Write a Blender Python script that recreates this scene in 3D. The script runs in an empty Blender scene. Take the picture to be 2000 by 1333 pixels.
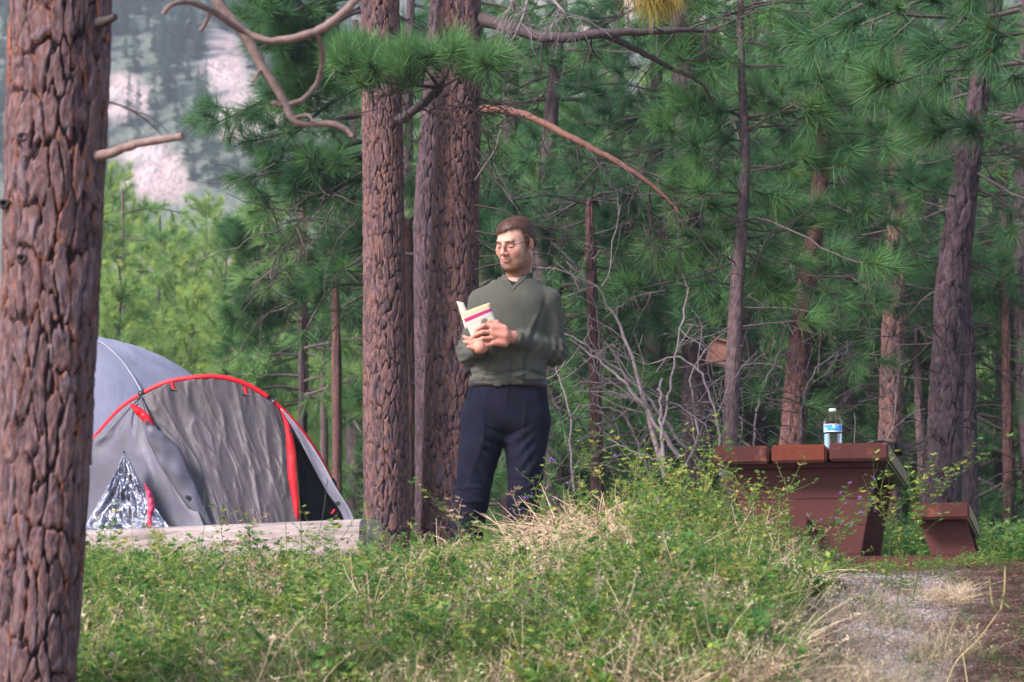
import bpy, math, random
import numpy as np
from mathutils import Vector, Matrix, Euler
R = math.radians
rng = np.random.default_rng(7)
random.seed(7)
scene = bpy.context.scene
# ------------------------------------------------------------------ camera, sky, sun, exposure
F = 5957.0          # focal length in pixels of the 2000 px wide photograph
PITCH = R(7.0)
cam_d = bpy.data.cameras.new("camera")
cam_d.sensor_width = 23.5
cam_d.lens = 23.5 * F / 2000.0
cam_d.clip_start = 0.1
cam_d.clip_end = 3000
cam_d.dof.use_dof = True
cam_d.dof.focus_distance = 14.6
cam_d.dof.aperture_fstop = 4.2
cam = bpy.data.objects.new("camera", cam_d)
scene.collection.objects.link(cam)
cam.location = (0, 0, 0)
cam.rotation_euler = (R(90) + PITCH, 0, 0)
scene.camera = cam
SUN_EL, SUN_AZ = R(38), R(-52)       # azimuth measured from "behind the camera" towards the left
world = bpy.data.worlds.new("World")
scene.world = world
world.use_nodes = True
wn = world.node_tree
sky = wn.nodes.new("ShaderNodeTexSky")
sky.sky_type = 'NISHITA'
sky.sun_disc = False
sky.sun_elevation = SUN_EL
sky.air_density = 1.0
sky.dust_density = 1.5
sky.ozone_density = 2.0
bg = wn.nodes["Background"]
wn.links.new(sky.outputs[0], bg.inputs[0])
bg.inputs[1].default_value = 0.11
# direction the light comes FROM
sd = Vector((math.sin(SUN_AZ) * math.cos(SUN_EL), -math.cos(SUN_AZ) * math.cos(SUN_EL), math.sin(SUN_EL)))
sky.sun_rotation = math.atan2(sd.x, sd.y)
sun_d = bpy.data.lights.new("sun", 'SUN')
sun_d.energy = 2.7
sun_d.angle = R(16)
sun_d.color = (1.0, 0.915, 0.91)
sun = bpy.data.objects.new("sun", sun_d)
scene.collection.objects.link(sun)
sun.rotation_euler = (-sd).to_track_quat('-Z', 'Y').to_euler()
scene.view_settings.view_transform = 'Standard'
scene.view_settings.look = 'None'
scene.view_settings.gamma = 1.0
scene.view_settings.exposure = 1.5
scene.view_settings.use_curve_mapping = False
cy = scene.cycles
cy.use_denoising = True
cy.max_bounces = 6
cy.diffuse_bounces = 3
cy.glossy_bounces = 2
cy.transmission_bounces = 5
cy.transparent_max_bounces = 8
cy.volume_bounces = 0
cy.use_adaptive_sampling = True
cy.adaptive_threshold = 0.02
cy.caustics_reflective = False
cy.caustics_refractive = False

def at(px, py, Y):
    u = (px - 1000.0) / F
    v = (666.5 - py) / F
    c, s = math.cos(PITCH), math.sin(PITCH)
    dy, dz = c - v * s, s + v * c
    k = Y / dy
    return np.array((u * k, Y, dz * k))
def mpp(Y):         # metres per photograph pixel at depth Y
    return Y / F

# ------------------------------------------------------------------ helpers
def link(o, parent=None):
    scene.collection.objects.link(o)
    if parent is not None:
        o.parent = parent
    return o
def tag(o, label=None, cat=None, group=None, kind=None):
    if label: o["label"] = label
    if cat: o["category"] = cat
    if group: o["group"] = group
    if kind: o["kind"] = kind
    return o
def empty(name, loc, label, cat, group=None):
    o = bpy.data.objects.new(name, None)
    o.location = [float(c) for c in loc]
    o.empty_display_size = 0.1
    link(o)
    return tag(o, label, cat, group)
def set_attr(me, name, arr, typ='FLOAT', dom='POINT'):
    a = me.attributes.new(name, typ, dom)
    arr = np.asarray(arr, dtype=np.float32)
    if typ == 'FLOAT': a.data.foreach_set("value", arr.ravel())
    elif typ == 'FLOAT_VECTOR': a.data.foreach_set("vector", arr.ravel())
    elif typ == 'FLOAT_COLOR':
        if arr.shape[-1] == 3: arr = np.concatenate([arr, np.ones((len(arr), 1), np.float32)], 1)
        a.data.foreach_set("color", arr.ravel())
def mk(name, V, faces, mat=None, parent=None, smooth=True, attrs=None, mats=None, fmat=None, loc=None):
    """faces: list of arrays (n,k) or list of tuples. World coordinates when parent/loc given are made local."""
    V = np.asarray(V, dtype=np.float64).reshape(-1, 3)
    off = np.zeros(3)
    if parent is not None: off = np.array(parent_world(parent))
    elif loc is not None: off = np.array(loc, dtype=float)
    me = bpy.data.meshes.new(name)
    Vl = (V - off).astype(np.float32)
    if isinstance(faces, np.ndarray): faces = [faces]
    if len(faces) and isinstance(faces[0], np.ndarray):
        faces = [f for f in faces if len(f)]
        me.vertices.add(len(Vl)); me.vertices.foreach_set("co", Vl.ravel())
        nl = sum(f.size for f in faces); npoly = sum(len(f) for f in faces)
        me.loops.add(nl); me.polygons.add(npoly)
        me.loops.foreach_set("vertex_index", np.concatenate([f.ravel() for f in faces]).astype(np.int32))
        tot = np.concatenate([np.full(len(f), f.shape[1]) for f in faces])
        st = np.concatenate([[0], np.cumsum(tot)[:-1]]).astype(np.int32)
        me.polygons.foreach_set("loop_start", st)
        me.update(calc_edges=True)
    else:
        me.from_pydata(Vl.tolist(), [], [tuple(int(i) for i in f) for f in faces])
        me.update()
    if mats:
        for m in mats: me.materials.append(m)
        if fmat is not None: me.polygons.foreach_set("material_index", np.asarray(fmat, dtype=np.int32))
    elif mat is not None:
        me.materials.append(mat)
    if smooth is True: me.polygons.foreach_set("use_smooth", np.ones(len(me.polygons), dtype=bool))
    elif smooth is False: me.polygons.foreach_set("use_smooth", np.zeros(len(me.polygons), dtype=bool))
    if attrs:
        for k, (arr, typ) in attrs.items(): set_attr(me, k, arr, typ)
    me.validate()
    o = bpy.data.objects.new(name, me)
    if parent is None and loc is not None: o.location = [float(c) for c in loc]
    link(o, parent)
    return o
def parent_world(p):
    t = Vector((0, 0, 0))
    while p is not None:
        t = t + Vector(p.location); p = p.parent
    return t

# value noise (periodic-free, hashed), vectorised
def _h(ix, iy, iz):
    n = (ix.astype(np.int64) * 374761393 + iy.astype(np.int64) * 668265263 + iz.astype(np.int64) * 2147483647) & 0xffffffff
    n = ((n ^ (n >> 13)) * 1274126177) & 0xffffffff
    n = n ^ (n >> 16)
    return (n & 0xffffff) / float(0xffffff)
def vn(x, y, z=0.0):
    x, y, z = np.broadcast_arrays(np.asarray(x, float), np.asarray(y, float), np.asarray(z, float))
    ix, iy, iz = np.floor(x), np.floor(y), np.floor(z)
    fx, fy, fz = x - ix, y - iy, z - iz
    fx, fy, fz = (t * t * (3 - 2 * t) for t in (fx, fy, fz))
    r = 0
    for a in (0, 1):
        for b in (0, 1):
            for c in (0, 1):
                r = r + _h(ix + a, iy + b, iz + c) * (fx if a else 1 - fx) * (fy if b else 1 - fy) * (fz if c else 1 - fz)
    return r
def fbm(x, y, z=0.0, o=4):
    r, a, t = 0, 1.0, 0
    for i in range(o):
        r = r + a * vn(np.asarray(x) * 2 ** i + 17.3 * i, np.asarray(y) * 2 ** i + 5.1 * i, np.asarray(z) * 2 ** i + 9.7 * i)
        t += a; a *= 0.5
    return r / t
def sstep(a, b, x):
    t = np.clip((np.asarray(x, float) - a) / (b - a), 0, 1)
    return t * t * (3 - 2 * t)

def smooth_path(pts, n):
    """Catmull-Rom through the control points, n samples"""
    P = np.asarray(pts, float)
    if len(P) == 2: return P[0] + (P[1] - P[0]) * np.linspace(0, 1, n)[:, None]
    Q = np.vstack([2 * P[0] - P[1], P, 2 * P[-1] - P[-2]])
    t = np.linspace(0, len(P) - 1 - 1e-9, n); i = t.astype(int); f = (t - i)[:, None]
    p0, p1, p2, p3 = Q[i], Q[i + 1], Q[i + 2], Q[i + 3]
    return 0.5 * (2 * p1 + (p2 - p0) * f + (2 * p0 - 5 * p1 + 4 * p2 - p3) * f ** 2 + (3 * p1 - p0 - 3 * p2 + p3) * f ** 3)

class Tubes:
    """collects tubes (and quads) into one mesh"""
    def __init__(self): self.V = []; self.Q = []; self.T = []; self.n = 0; self.c = []
    def tube(self, P, r, k=6, cap=True, c=0.5):
        P = np.asarray(P, float); n = len(P)
        r = np.broadcast_to(np.asarray(r, float), (n,))
        T = np.gradient(P, axis=0); T /= np.linalg.norm(T, axis=1)[:, None] + 1e-12
        ref = np.array((0, 0, 1.0)) if abs(T[:, 2]).mean() < 0.8 else np.array((0, 1.0, 0))
        A = np.cross(T, ref); A /= np.linalg.norm(A, axis=1)[:, None] + 1e-12
        B = np.cross(T, A)
        a = np.arange(k) * 2 * np.pi / k
        V = P[:, None] + r[:, None, None] * (np.cos(a)[None, :, None] * A[:, None] + np.sin(a)[None, :, None] * B[:, None])
        i = np.arange(n - 1)[:, None] * k; j = np.arange(k)[None]; j2 = (j + 1) % k
        q = np.stack([i + j, i + j2, i + k + j2, i + k + j], -1).reshape(-1, 4) + self.n
        self.V.append(V.reshape(-1, 3)); self.Q.append(q[:, ::-1]); self.c.append(np.full(n * k, c))
        if cap:
            m = n * k
            self.V.append(P[[0, -1]]); self.c.append(np.full(2, c))
            jj = np.arange(k)
            self.T.append(np.stack([np.full(k, m), jj, (jj + 1) % k], -1)[:, ::-1] + self.n)
            self.T.append(np.stack([np.full(k, m + 1), (n - 1) * k + jj, (n - 1) * k + (jj + 1) % k], -1) + self.n)
            self.n += 2
        self.n += n * k
    def build(self, name, mat, parent=None, **kw):
        fs = []
        if self.Q: fs.append(np.concatenate(self.Q))
        if self.T: fs.append(np.concatenate(self.T))
        return mk(name, np.concatenate(self.V), fs, mat, parent, attrs={"var": (np.concatenate(self.c), 'FLOAT')}, **kw)

def bbox_mesh(c, s, rotz=0.0, bev=0.006, taper=None, seg=2):
    """bevelled box: returns V, faces; c centre, s full sizes"""
    import bmesh
    bm = bmesh.new(); bmesh.ops.create_cube(bm, size=1.0)
    for v in bm.verts:
        v.co = Vector((v.co.x * s[0], v.co.y * s[1], v.co.z * s[2]))
    if bev: bmesh.ops.bevel(bm, geom=bm.edges[:], offset=bev, segments=seg, affect='EDGES')
    V = np.array([v.co[:] for v in bm.verts]); f = [tuple(v.index for v in p.verts) for p in bm.faces]
    bm.free()
    cz, sz = math.cos(rotz), math.sin(rotz)
    M = np.array([[cz, -sz, 0], [sz, cz, 0], [0, 0, 1]])
    return V @ M.T + np.asarray(c, float), f

# ------------------------------------------------------------------ materials
def mat(name, build, disp=False):
    m = bpy.data.materials.new(name); m.use_nodes = True
    nt = m.node_tree; b = nt.nodes["Principled BSDF"]
    build(nt, b)
    return m
def N(nt, t, **kw):
    n = nt.nodes.new(t)
    for k, v in kw.items():
        if k.startswith("i_"): n.inputs[k[2:].replace("_", " ")].default_value = v
        else: setattr(n, k, v)
    return n
def ramp(nt, fac, stops, interp='LINEAR'):
    r = nt.nodes.new("ShaderNodeValToRGB"); r.color_ramp.interpolation = interp
    e = r.color_ramp.elements
    while len(e) < len(stops): e.new(0.5)
    for el, (p, c) in zip(e, stops):
        el.position = p; el.color = (*c, 1)
    if fac is not None: nt.links.new(fac, r.inputs[0])
    return r
def noise(nt, scale, detail=4, rough=0.55, vec=None, dist=0.0):
    n = nt.nodes.new("ShaderNodeTexNoise"); n.inputs["Scale"].default_value = scale
    n.inputs["Detail"].default_value = detail; n.inputs["Roughness"].default_value = rough
    n.inputs["Distortion"].default_value = dist
    if vec is not None: nt.links.new(vec, n.inputs["Vector"])
    return n
def objco(nt, scale=(1, 1, 1)):
    tc = nt.nodes.new("ShaderNodeTexCoord"); mp = nt.nodes.new("ShaderNodeMapping")
    mp.inputs["Scale"].default_value = scale
    nt.links.new(tc.outputs["Object"], mp.inputs["Vector"])
    return mp.outputs[0]
def mixc(nt, fac, a, b, mode='MIX'):
    m = nt.nodes.new("ShaderNodeMix"); m.data_type = 'RGBA'; m.blend_type = mode
    for s, v in ((0, fac), (6, a), (7, b)):
        if hasattr(v, "is_linked") or hasattr(v, "links"): nt.links.new(v, m.inputs[s])
        elif isinstance(v, (int, float)): m.inputs[s].default_value = v
        else: m.inputs[s].default_value = (*v, 1)
    return m.outputs[2]
def attr(nt, name, typ='GEOMETRY'):
    a = nt.nodes.new("ShaderNodeAttribute"); a.attribute_name = name; a.attribute_type = typ
    return a
def bump(nt, b, h, strength=0.3, dist=0.01):
    n = nt.nodes.new("ShaderNodeBump"); n.inputs["Strength"].default_value = strength
    n.inputs["Distance"].default_value = dist
    nt.links.new(h, n.inputs["Height"]); nt.links.new(n.outputs[0], b.inputs["Normal"])
def simple(name, col, rough=0.6, metal=0.0, vary=0.25, scale=30, bstr=0.15, bdist=0.003, spec=0.4):
    def f(nt, b):
        n = noise(nt, scale, 5, vec=objco(nt))
        lo = tuple(c * (1 - vary) for c in col); hi = tuple(min(1, c * (1 + vary)) for c in col)
        r = ramp(nt, n.outputs[0], [(0.3, lo), (0.7, hi)])
        nt.links.new(r.outputs[0], b.inputs["Base Color"])
        b.inputs["Roughness"].default_value = rough; b.inputs["Metallic"].default_value = metal
        b.inputs["Specular IOR Level"].default_value = spec
        bump(nt, b, n.outputs[0], bstr, bdist)
    return mat(name, f)

def bark_mat(name, furrow, cols, orange=(.42, .13, .045), ofac=0.5, grey=None):
    def f(nt, b):
        pl = attr(nt, "plate"); ed = attr(nt, "edge"); fl = attr(nt, "flake")
        v = objco(nt, (1, 1, .35))
        n1 = noise(nt, 60, 6, .65, v); n2 = noise(nt, 9, 4, .6, v); n3 = noise(nt, 26, 5, .6, objco(nt, (1, 1, .25)), 0.6)
        st = [(i / (len(cols) - 1) * .8 + .1, c) for i, c in enumerate(cols)]
        mth = N(nt, "ShaderNodeMath", operation='MULTIPLY_ADD'); nt.links.new(n2.outputs[0], mth.inputs[0])
        mth.inputs[1].default_value = .9; m0 = N(nt, "ShaderNodeMath", operation='MULTIPLY_ADD')
        nt.links.new(pl.outputs["Fac"], m0.inputs[0]); m0.inputs[1].default_value = .45; m0.inputs[2].default_value = -.2
        nt.links.new(m0.outputs[0], mth.inputs[2])
        mf = N(nt, "ShaderNodeMath", operation='MULTIPLY_ADD'); nt.links.new(fl.outputs["Fac"], mf.inputs[0]); mf.inputs[1].default_value = .55
        ma = N(nt, "ShaderNodeMath", operation='MULTIPLY_ADD'); nt.links.new(mth.outputs[0], ma.inputs[0]); ma.inputs[1].default_value = .75; ma.inputs[2].default_value = -.10
        nt.links.new(ma.outputs[0], mf.inputs[2])
        rc = ramp(nt, mf.outputs[0], st)
        sp = ramp(nt, n1.outputs[0], [(.3, (.42, .42, .44)), (.7, (1.6, 1.55, 1.5))])
        c = mixc(nt, .8, rc.outputs[0], sp.outputs[0], 'MULTIPLY')
        om = ramp(nt, n3.outputs[0], [(.50, (0, 0, 0)), (.60, (1, 1, 1))])
        eb = ramp(nt, ed.outputs["Fac"], [(.12, (0, 0, 0)), (.4, (1, 1, 1)), (.75, (.75, .75, .75)), (.98, (.04, .04, .04))])
        mm0 = N(nt, "ShaderNodeMath", operation='MULTIPLY'); nt.links.new(om.outputs[0], mm0.inputs[0]); nt.links.new(eb.outputs[0], mm0.inputs[1])
        mm = N(nt, "ShaderNodeMath", operation='MULTIPLY'); nt.links.new(mm0.outputs[0], mm.inputs[0]); mm.inputs[1].default_value = ofac
        c = mixc(nt, mm.outputs[0], c, orange)
        er = ramp(nt, ed.outputs["Fac"], [(.05, (0, 0, 0)), (.5, (1, 1, 1))])
        c = mixc(nt, er.outputs[0], furrow, c)
        nt.links.new(c, b.inputs["Base Color"])
        b.inputs["Roughness"].default_value = .9; b.inputs["Specular IOR Level"].default_value = .1
        vo = nt.nodes.new("ShaderNodeTexVoronoi"); vo.feature = 'DISTANCE_TO_EDGE'; vo.inputs["Scale"].default_value = 38
        vd = N(nt, "ShaderNodeVectorMath", operation='MULTIPLY_ADD'); nt.links.new(n1.outputs["Color"], vd.inputs[0]); vd.inputs[1].default_value = (.03, .03, .03); nt.links.new(v, vd.inputs[2]); nt.links.new(vd.outputs[0], vo.inputs["Vector"])
        vr = ramp(nt, vo.outputs["Distance"], [(0, (0, 0, 0)), (.12, (1, 1, 1))])
        hh = mixc(nt, .4, n1.outputs[0], vr.outputs[0])
        bump(nt, b, hh, .8, .008)
    return mat(name, f)
M = {}
M['bark_near'] = bark_mat("bark_near", (.030, .018, .020), [(.052, .035, .041), (.10, .066, .071), (.165, .095, .09), (.135, .103, .118)], ofac=.8)
M['bark_pine'] = bark_mat("bark_pine", (.030, .020, .025), [(.058, .041, .052), (.096, .064, .072), (.175, .093, .079), (.125, .090, .104)], orange=(.38, .16, .09), ofac=.5)
M['bark_dark'] = bark_mat("bark_dark", (.03, .02, .026), [(.05, .036, .045), (.078, .053, .063), (.115, .075, .086)], orange=(.2, .1, .07), ofac=.3)
M['bark_young'] = bark_mat("bark_young", (.09, .065, .068), [(.10, .075, .085), (.14, .10, .108), (.18, .12, .122)], orange=(.26, .12, .08), ofac=.35)
M['bark_red'] = bark_mat("bark_red", (.06, .03, .03), [(.075, .045, .05), (.115, .062, .06), (.16, .08, .07)], orange=(.34, .14, .09), ofac=.45)
def twig_m(name, c0, c1):
    def f(nt, b):
        a = attr(nt, "var"); n = noise(nt, 40, 4, .6, objco(nt))
        r = ramp(nt, a.outputs["Fac"], [(0, c0), (1, c1)])
        s = ramp(nt, n.outputs[0], [(.3, (.6, .6, .6)), (.7, (1.4, 1.4, 1.4))])
        nt.links.new(mixc(nt, .8, r.outputs[0], s.outputs[0], 'MULTIPLY'), b.inputs["Base Color"])
        b.inputs["Roughness"].default_value = .8; b.inputs["Specular IOR Level"].default_value = .3
        bump(nt, b, n.outputs[0], .5, .004)
    return mat(name, f)
M['twig'] = twig_m("twig", (.035, .024, .026), (.12, .085, .085))
M['dead'] = twig_m("dead_wood", (.10, .078, .082), (.23, .18, .185))
M['branch_red'] = twig_m("branch_red", (.08, .042, .04), (.19, .085, .06))
M['branch_tan'] = twig_m("branch_tan", (.12, .08, .072), (.23, .155, .135))

def leaf_mat(name, lo, mid, hi, trans=.35, rough=.55, sat=1.0, spec=.12):
    def f(nt, b):
        t = attr(nt, "tint", 'INSTANCER'); oi = nt.nodes.new("ShaderNodeObjectInfo")
        c = attr(nt, "lv")
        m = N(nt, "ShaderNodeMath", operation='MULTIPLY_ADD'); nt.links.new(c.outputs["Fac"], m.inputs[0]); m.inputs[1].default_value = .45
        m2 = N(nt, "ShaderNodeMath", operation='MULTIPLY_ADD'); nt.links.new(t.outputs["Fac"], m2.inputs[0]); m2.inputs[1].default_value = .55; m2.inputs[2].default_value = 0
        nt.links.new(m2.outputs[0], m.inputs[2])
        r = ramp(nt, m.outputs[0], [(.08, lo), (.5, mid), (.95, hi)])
        nt.links.new(r.outputs[0], b.inputs["Base Color"])
        b.inputs["Roughness"].default_value = rough; b.inputs["Specular IOR Level"].default_value = spec
        tr = nt.nodes.new("ShaderNodeBsdfTranslucent"); nt.links.new(r.outputs[0], tr.inputs[0])
        mx = nt.nodes.new("ShaderNodeMixShader"); mx.inputs[0].default_value = trans
        nt.links.new(b.outputs[0], mx.inputs[1]); nt.links.new(tr.outputs[0], mx.inputs[2])
        nt.links.new(mx.outputs[0], nt.nodes["Material Output"].inputs[0])
    return mat(name, f)
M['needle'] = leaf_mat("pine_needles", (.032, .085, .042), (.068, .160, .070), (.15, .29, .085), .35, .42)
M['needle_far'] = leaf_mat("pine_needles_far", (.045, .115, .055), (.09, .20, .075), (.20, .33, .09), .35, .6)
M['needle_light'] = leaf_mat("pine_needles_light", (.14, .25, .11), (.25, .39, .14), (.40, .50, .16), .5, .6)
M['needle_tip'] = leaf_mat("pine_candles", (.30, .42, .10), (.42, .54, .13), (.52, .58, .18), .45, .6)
M['needle_yellow'] = leaf_mat("dead_needles", (.20, .12, .04), (.34, .24, .06), (.28, .28, .07), .35, .6)
M['bud'] = simple("pine_bud", (.34, .13, .05), .6)
M['weed'] = leaf_mat("weed_leaves", (.05, .16, .045), (.155, .29, .065), (.44, .48, .10), .45, .45)
M['weed_yellow'] = leaf_mat("weed_leaves_yellow", (.18, .22, .06), (.38, .37, .08), (.52, .42, .13), .4, .5)
M['clover'] = leaf_mat("clover_leaves", (.045, .14, .045), (.10, .22, .06), (.24, .33, .07), .4, .5)
M['straw'] = leaf_mat("dry_straw", (.36, .26, .16), (.60, .46, .30), (.74, .62, .44), .25, .6)
M['grass_green'] = leaf_mat("green_grass", (.09, .15, .05), (.19, .25, .08), (.36, .36, .13), .35, .55)
M['grass_pale'] = leaf_mat("pale_grass", (.28, .23, .15), (.44, .35, .23), (.58, .46, .32), .3, .6)
M['purple'] = simple("purple_petals", (.26, .12, .42), .6)
M['litter'] = leaf_mat("brown_litter", (.17, .095, .075), (.30, .18, .14), (.42, .29, .23), .1, .8)
M['conifer'] = leaf_mat("hillside_conifers", (.075, .13, .105), (.115, .185, .135), (.17, .23, .14), .2, .8)
# ------------------------------------------------------------------ plant pieces used by the scatterings (kept out of the scene)
def src_col(name): return bpy.data.collections.new(name)
def src_obj(col, name, V, faces, mats, fmat, lv):
    o = mk(name, V, faces, None, None, smooth=False, mats=mats, fmat=fmat, attrs={"lv": (lv, 'FLOAT')})
    scene.collection.objects.unlink(o)
    col.objects.link(o)
    return o
def strip(V, T, L, lv, P, w, side, val, m, FM, taper=True):
    """flat blade along P with half-widths; quads ending in a triangle"""
    n = len(P); b = len(V)
    for i in range(n):
        f = 1 - i / (n - 1) if taper else 1
        if i == n - 1 and taper: V.append(P[i]); lv.append(val)
        else:
            ww = w * (0.55 + 0.45 * f) if taper else w
            V.append(P[i] - side * ww); V.append(P[i] + side * ww); lv += [val, val]
    for i in range(n - 1):
        a = b + 2 * i
        if i == n - 2 and taper: T.append((a, a + 1, a + 2)); FM.append(m)
        else: T.append((a, a + 1, a + 3, a + 2)); FM.append(m)
def unit(v): return v / (np.linalg.norm(v) + 1e-12)
def make_tuft(col, name, n, ln, w, mats, back=.09, seg=2, bud=True, spread=1.0, r=None):
    r = r or np.random.default_rng(len(name) + n)
    V, T, FM, lv = [], [], [], []
    # needles leave the last centimetres of the shoot, +Z is the shoot's direction
    for i in range(n):
        t = r.random() ** .8
        base = np.array((0, 0, -back * (1 - t)))
        th = r.uniform(.15, 1.0 if t > .6 else 1.35) * spread * (1.0 if t > .3 else 1.1)
        th = min(th + r.normal(0, .12), 2.0); ph = r.uniform(0, 2 * np.pi)
        d = np.array((math.sin(th) * math.cos(ph), math.sin(th) * math.sin(ph), math.cos(th)))
        L = ln * r.uniform(.7, 1.05)
        side = unit(np.cross(d, r.normal(size=3)))
        bend = side * 0 + unit(r.normal(size=3)) * L * .06
        P = [base + d * L * s + bend * s * s for s in np.linspace(0.02, 1, seg + 1)]
        strip(V, T, None, lv, P, w * .5, side, float(np.clip(.25 + .5 * t + r.normal(0, .15), 0, 1)), 0, FM)
    if bud:
        for k in range(2):
            b = len(V); h = .022; q = .0055; off = r.normal(0, .004, 3)
            V += [off + np.array(p) for p in ((q, 0, -.01), (0, q, -.01), (-q, 0, -.01), (0, -q, -.01), (0, 0, h))]
            lv += [.5] * 5
            for j in range(4): T.append((b + j, b + (j + 1) % 4, b + 4)); FM.append(1)
    return src_obj(col, name, V, T, mats, FM, lv)

C_TUFT = src_col("tufts"); C_TUFTF = src_col("tufts_far"); C_TUFTL = src_col("tufts_light"); C_TUFTY = src_col("tufts_dead")
for i in range(5):
    make_tuft(C_TUFT, "tuft_%d" % i, 125, .175, .0035, [M['needle'], M['bud']], spread=[1.0, 1.15, .9, 1.25, 1.05][i], r=np.random.default_rng(40 + i))
for i in range(4):
    make_tuft(C_TUFTF, "tuftfar_%d" % i, 60, .19, .0060, [M['needle_far'], M['bud']], seg=1, spread=1.15, bud=False, r=np.random.default_rng(50 + i))
for i in range(4):
    make_tuft(C_TUFTL, "tuftlight_%d" % i, 46, .17, .0085, [M['needle_light'], M['bud']], seg=1, spread=1.1, bud=False, r=np.random.default_rng(60 + i))
for i in range(2):
    make_tuft(C_TUFTY, "tuftdead_%d" % i, 90, .19, .0035, [M['needle_yellow'], M['bud']], spread=.55, r=np.random.default_rng(70 + i))
C_CAND = src_col("candles")
for i in range(2):
    make_tuft(C_CAND, "candle_%d" % i, 34, .075, .008, [M['needle_tip'], M['bud']], seg=1, spread=.75, back=.03, bud=True, r=np.random.default_rng(75 + i))

def leaflet(V, T, FM, lv, p, d, nrm, L, W, val, m):
    s = unit(np.cross(d, nrm)); b = len(V); up = unit(np.cross(s, d)) * L * .06
    V += [p, p + d * L * .5 + s * W, p + d * L, p + d * L * .5 - s * W, p + d * L * .5 - up]
    lv += [val] * 5
    T.append((b, b + 1, b + 4)); T.append((b + 1, b + 2, b + 4)); T.append((b + 2, b + 3, b + 4)); T.append((b + 3, b, b + 4)); FM += [m] * 4
def stemtube(V, T, FM, lv, P, r0, r1, val, m, k=3):
    n = len(P); b = len(V)
    for i, p in enumerate(P):
        rr = r0 + (r1 - r0) * i / (n - 1)
        for j in range(k):
            a = 2 * math.pi * j / k; V.append(p + np.array((math.cos(a) * rr, math.sin(a) * rr, 0))); lv.append(val)
    for i in range(n - 1):
        for j in range(k):
            T.append((b + i * k + j, b + i * k + (j + 1) % k, b + (i + 1) * k + (j + 1) % k, b + (i + 1) * k + j)); FM.append(m)
def weed_geo(r, h, nbr=4, leafL=.014, yellow=.15, flowers=0, lean=.25, dense=1.0, mi=(0, 1, 2, 3), lw=.21):
    """alfalfa-like weed: curved stem, side shoots, trifoliate leaves; materials leaf, yellow leaf, stem, flower"""
    V, T, FM, lv = [], [], [], []
    def shoot(p0, d, L, r0, lvl):
        n = max(3, int(L / .03)); P = [p0]; d = unit(d)
        for i in range(n):
            d = unit(d + r.normal(0, .10, 3) + np.array((0, 0, .05 if lvl else .0)))
            P.append(P[-1] + d * L / n)
        stemtube(V, T, FM, lv, P, r0, r0 * .35, r.uniform(.4, .8), mi[2])
        st = .1 if lvl == 0 else .05
        for i in range(1, len(P)):
            if i / len(P) < st: continue
            for q in range(1 if r.random() > .5 * dense else 2):
                a = r.uniform(0, 2 * np.pi); o = unit(np.array((math.cos(a), math.sin(a), r.uniform(.0, .9))))
                pt = P[i] + (P[i - 1] - P[i]) * r.random() + o * .010
                m = mi[1] if r.random() < yellow else mi[0]; val = r.random()
                s = leafL * r.uniform(.55, 1.7)
                for w in (-.7, 0, .7):
                    dd = unit(o + w * unit(np.cross(o, np.array((0, 0, 1.0)) + .01)) + r.normal(0, .12, 3))
                    leaflet(V, T, FM, lv, pt, dd, np.array((0, 0, 1.0)) + r.normal(0, .4, 3), s, s * lw, float(np.clip(val + r.normal(0, .1), 0, 1)), m)
        if lvl == 0:
            for i in range(nbr):
                k = int(len(P) * r.uniform(.25, .9)); a = r.uniform(0, 2 * np.pi)
                shoot(P[k], np.array((math.cos(a), math.sin(a), r.uniform(.6, 1.4))), L * r.uniform(.2, .42), r0 * .6, 1)
        if flowers and r.random() < flowers:
            for i in range(9):
                o = unit(r.normal(size=3) + np.array((0, 0, .6)))
                leaflet(V, T, FM, lv, P[-1] + o * .003, o, r.normal(size=3), .010, .0034, .5, mi[3])
    shoot(np.zeros(3), np.array((r.normal(0, lean), r.normal(0, lean), 1.0)), h, .0018 + .0022 * h, 0)
    return V, T, FM, lv
WM = [M['weed'], M['weed_yellow'], M['grass_green'], M['purple']]
C_WEED = src_col("weeds"); C_CLOV = src_col("clover"); C_STRAW = src_col("straw"); C_GRASS = src_col("grass"); C_PALE = src_col("pale"); C_DRYW = src_col("dryweed")
for i in range(7):
    r = np.random.default_rng(100 + i)
    V, T, FM, lv = weed_geo(r, [.12, .16, .2, .14, .22, .18, .13][i], 5, .020, [.04, .12, .06, .22, .08, .03, .10][i], [0, 0, .0, 0, .05, 0, 0][i], .35)
    src_obj(C_WEED, "weed_%d" % i, V, T, WM, FM, lv)
for i in range(4):      # low mats of round leaves
    r = np.random.default_rng(120 + i); V, T, FM, lv = [], [], [], []
    for q in range(46):
        p = np.array((r.normal(0, .06), r.normal(0, .06), abs(r.normal(.05, .035))))
        a = r.uniform(0, 6.28); s = r.uniform(.008, .018)
        for w in (0, 2.1, 4.2):
            d = unit(np.array((math.cos(a + w), math.sin(a + w), r.uniform(-.1, .5))))
            leaflet(V, T, FM, lv, p, d, np.array((0, 0, 1.0)) + r.normal(0, .3, 3), s, s * .42, r.random(), 1 if r.random() < .08 else 0)
        if q % 3 == 0: stemtube(V, T, FM, lv, [p * np.array((.6, .6, 0)), p], .0012, .0008, .5, 2)
    src_obj(C_CLOV, "clover_%d" % i, V, T, [M['clover'], M['weed_yellow'], M['grass_green']], FM, lv)
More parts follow.
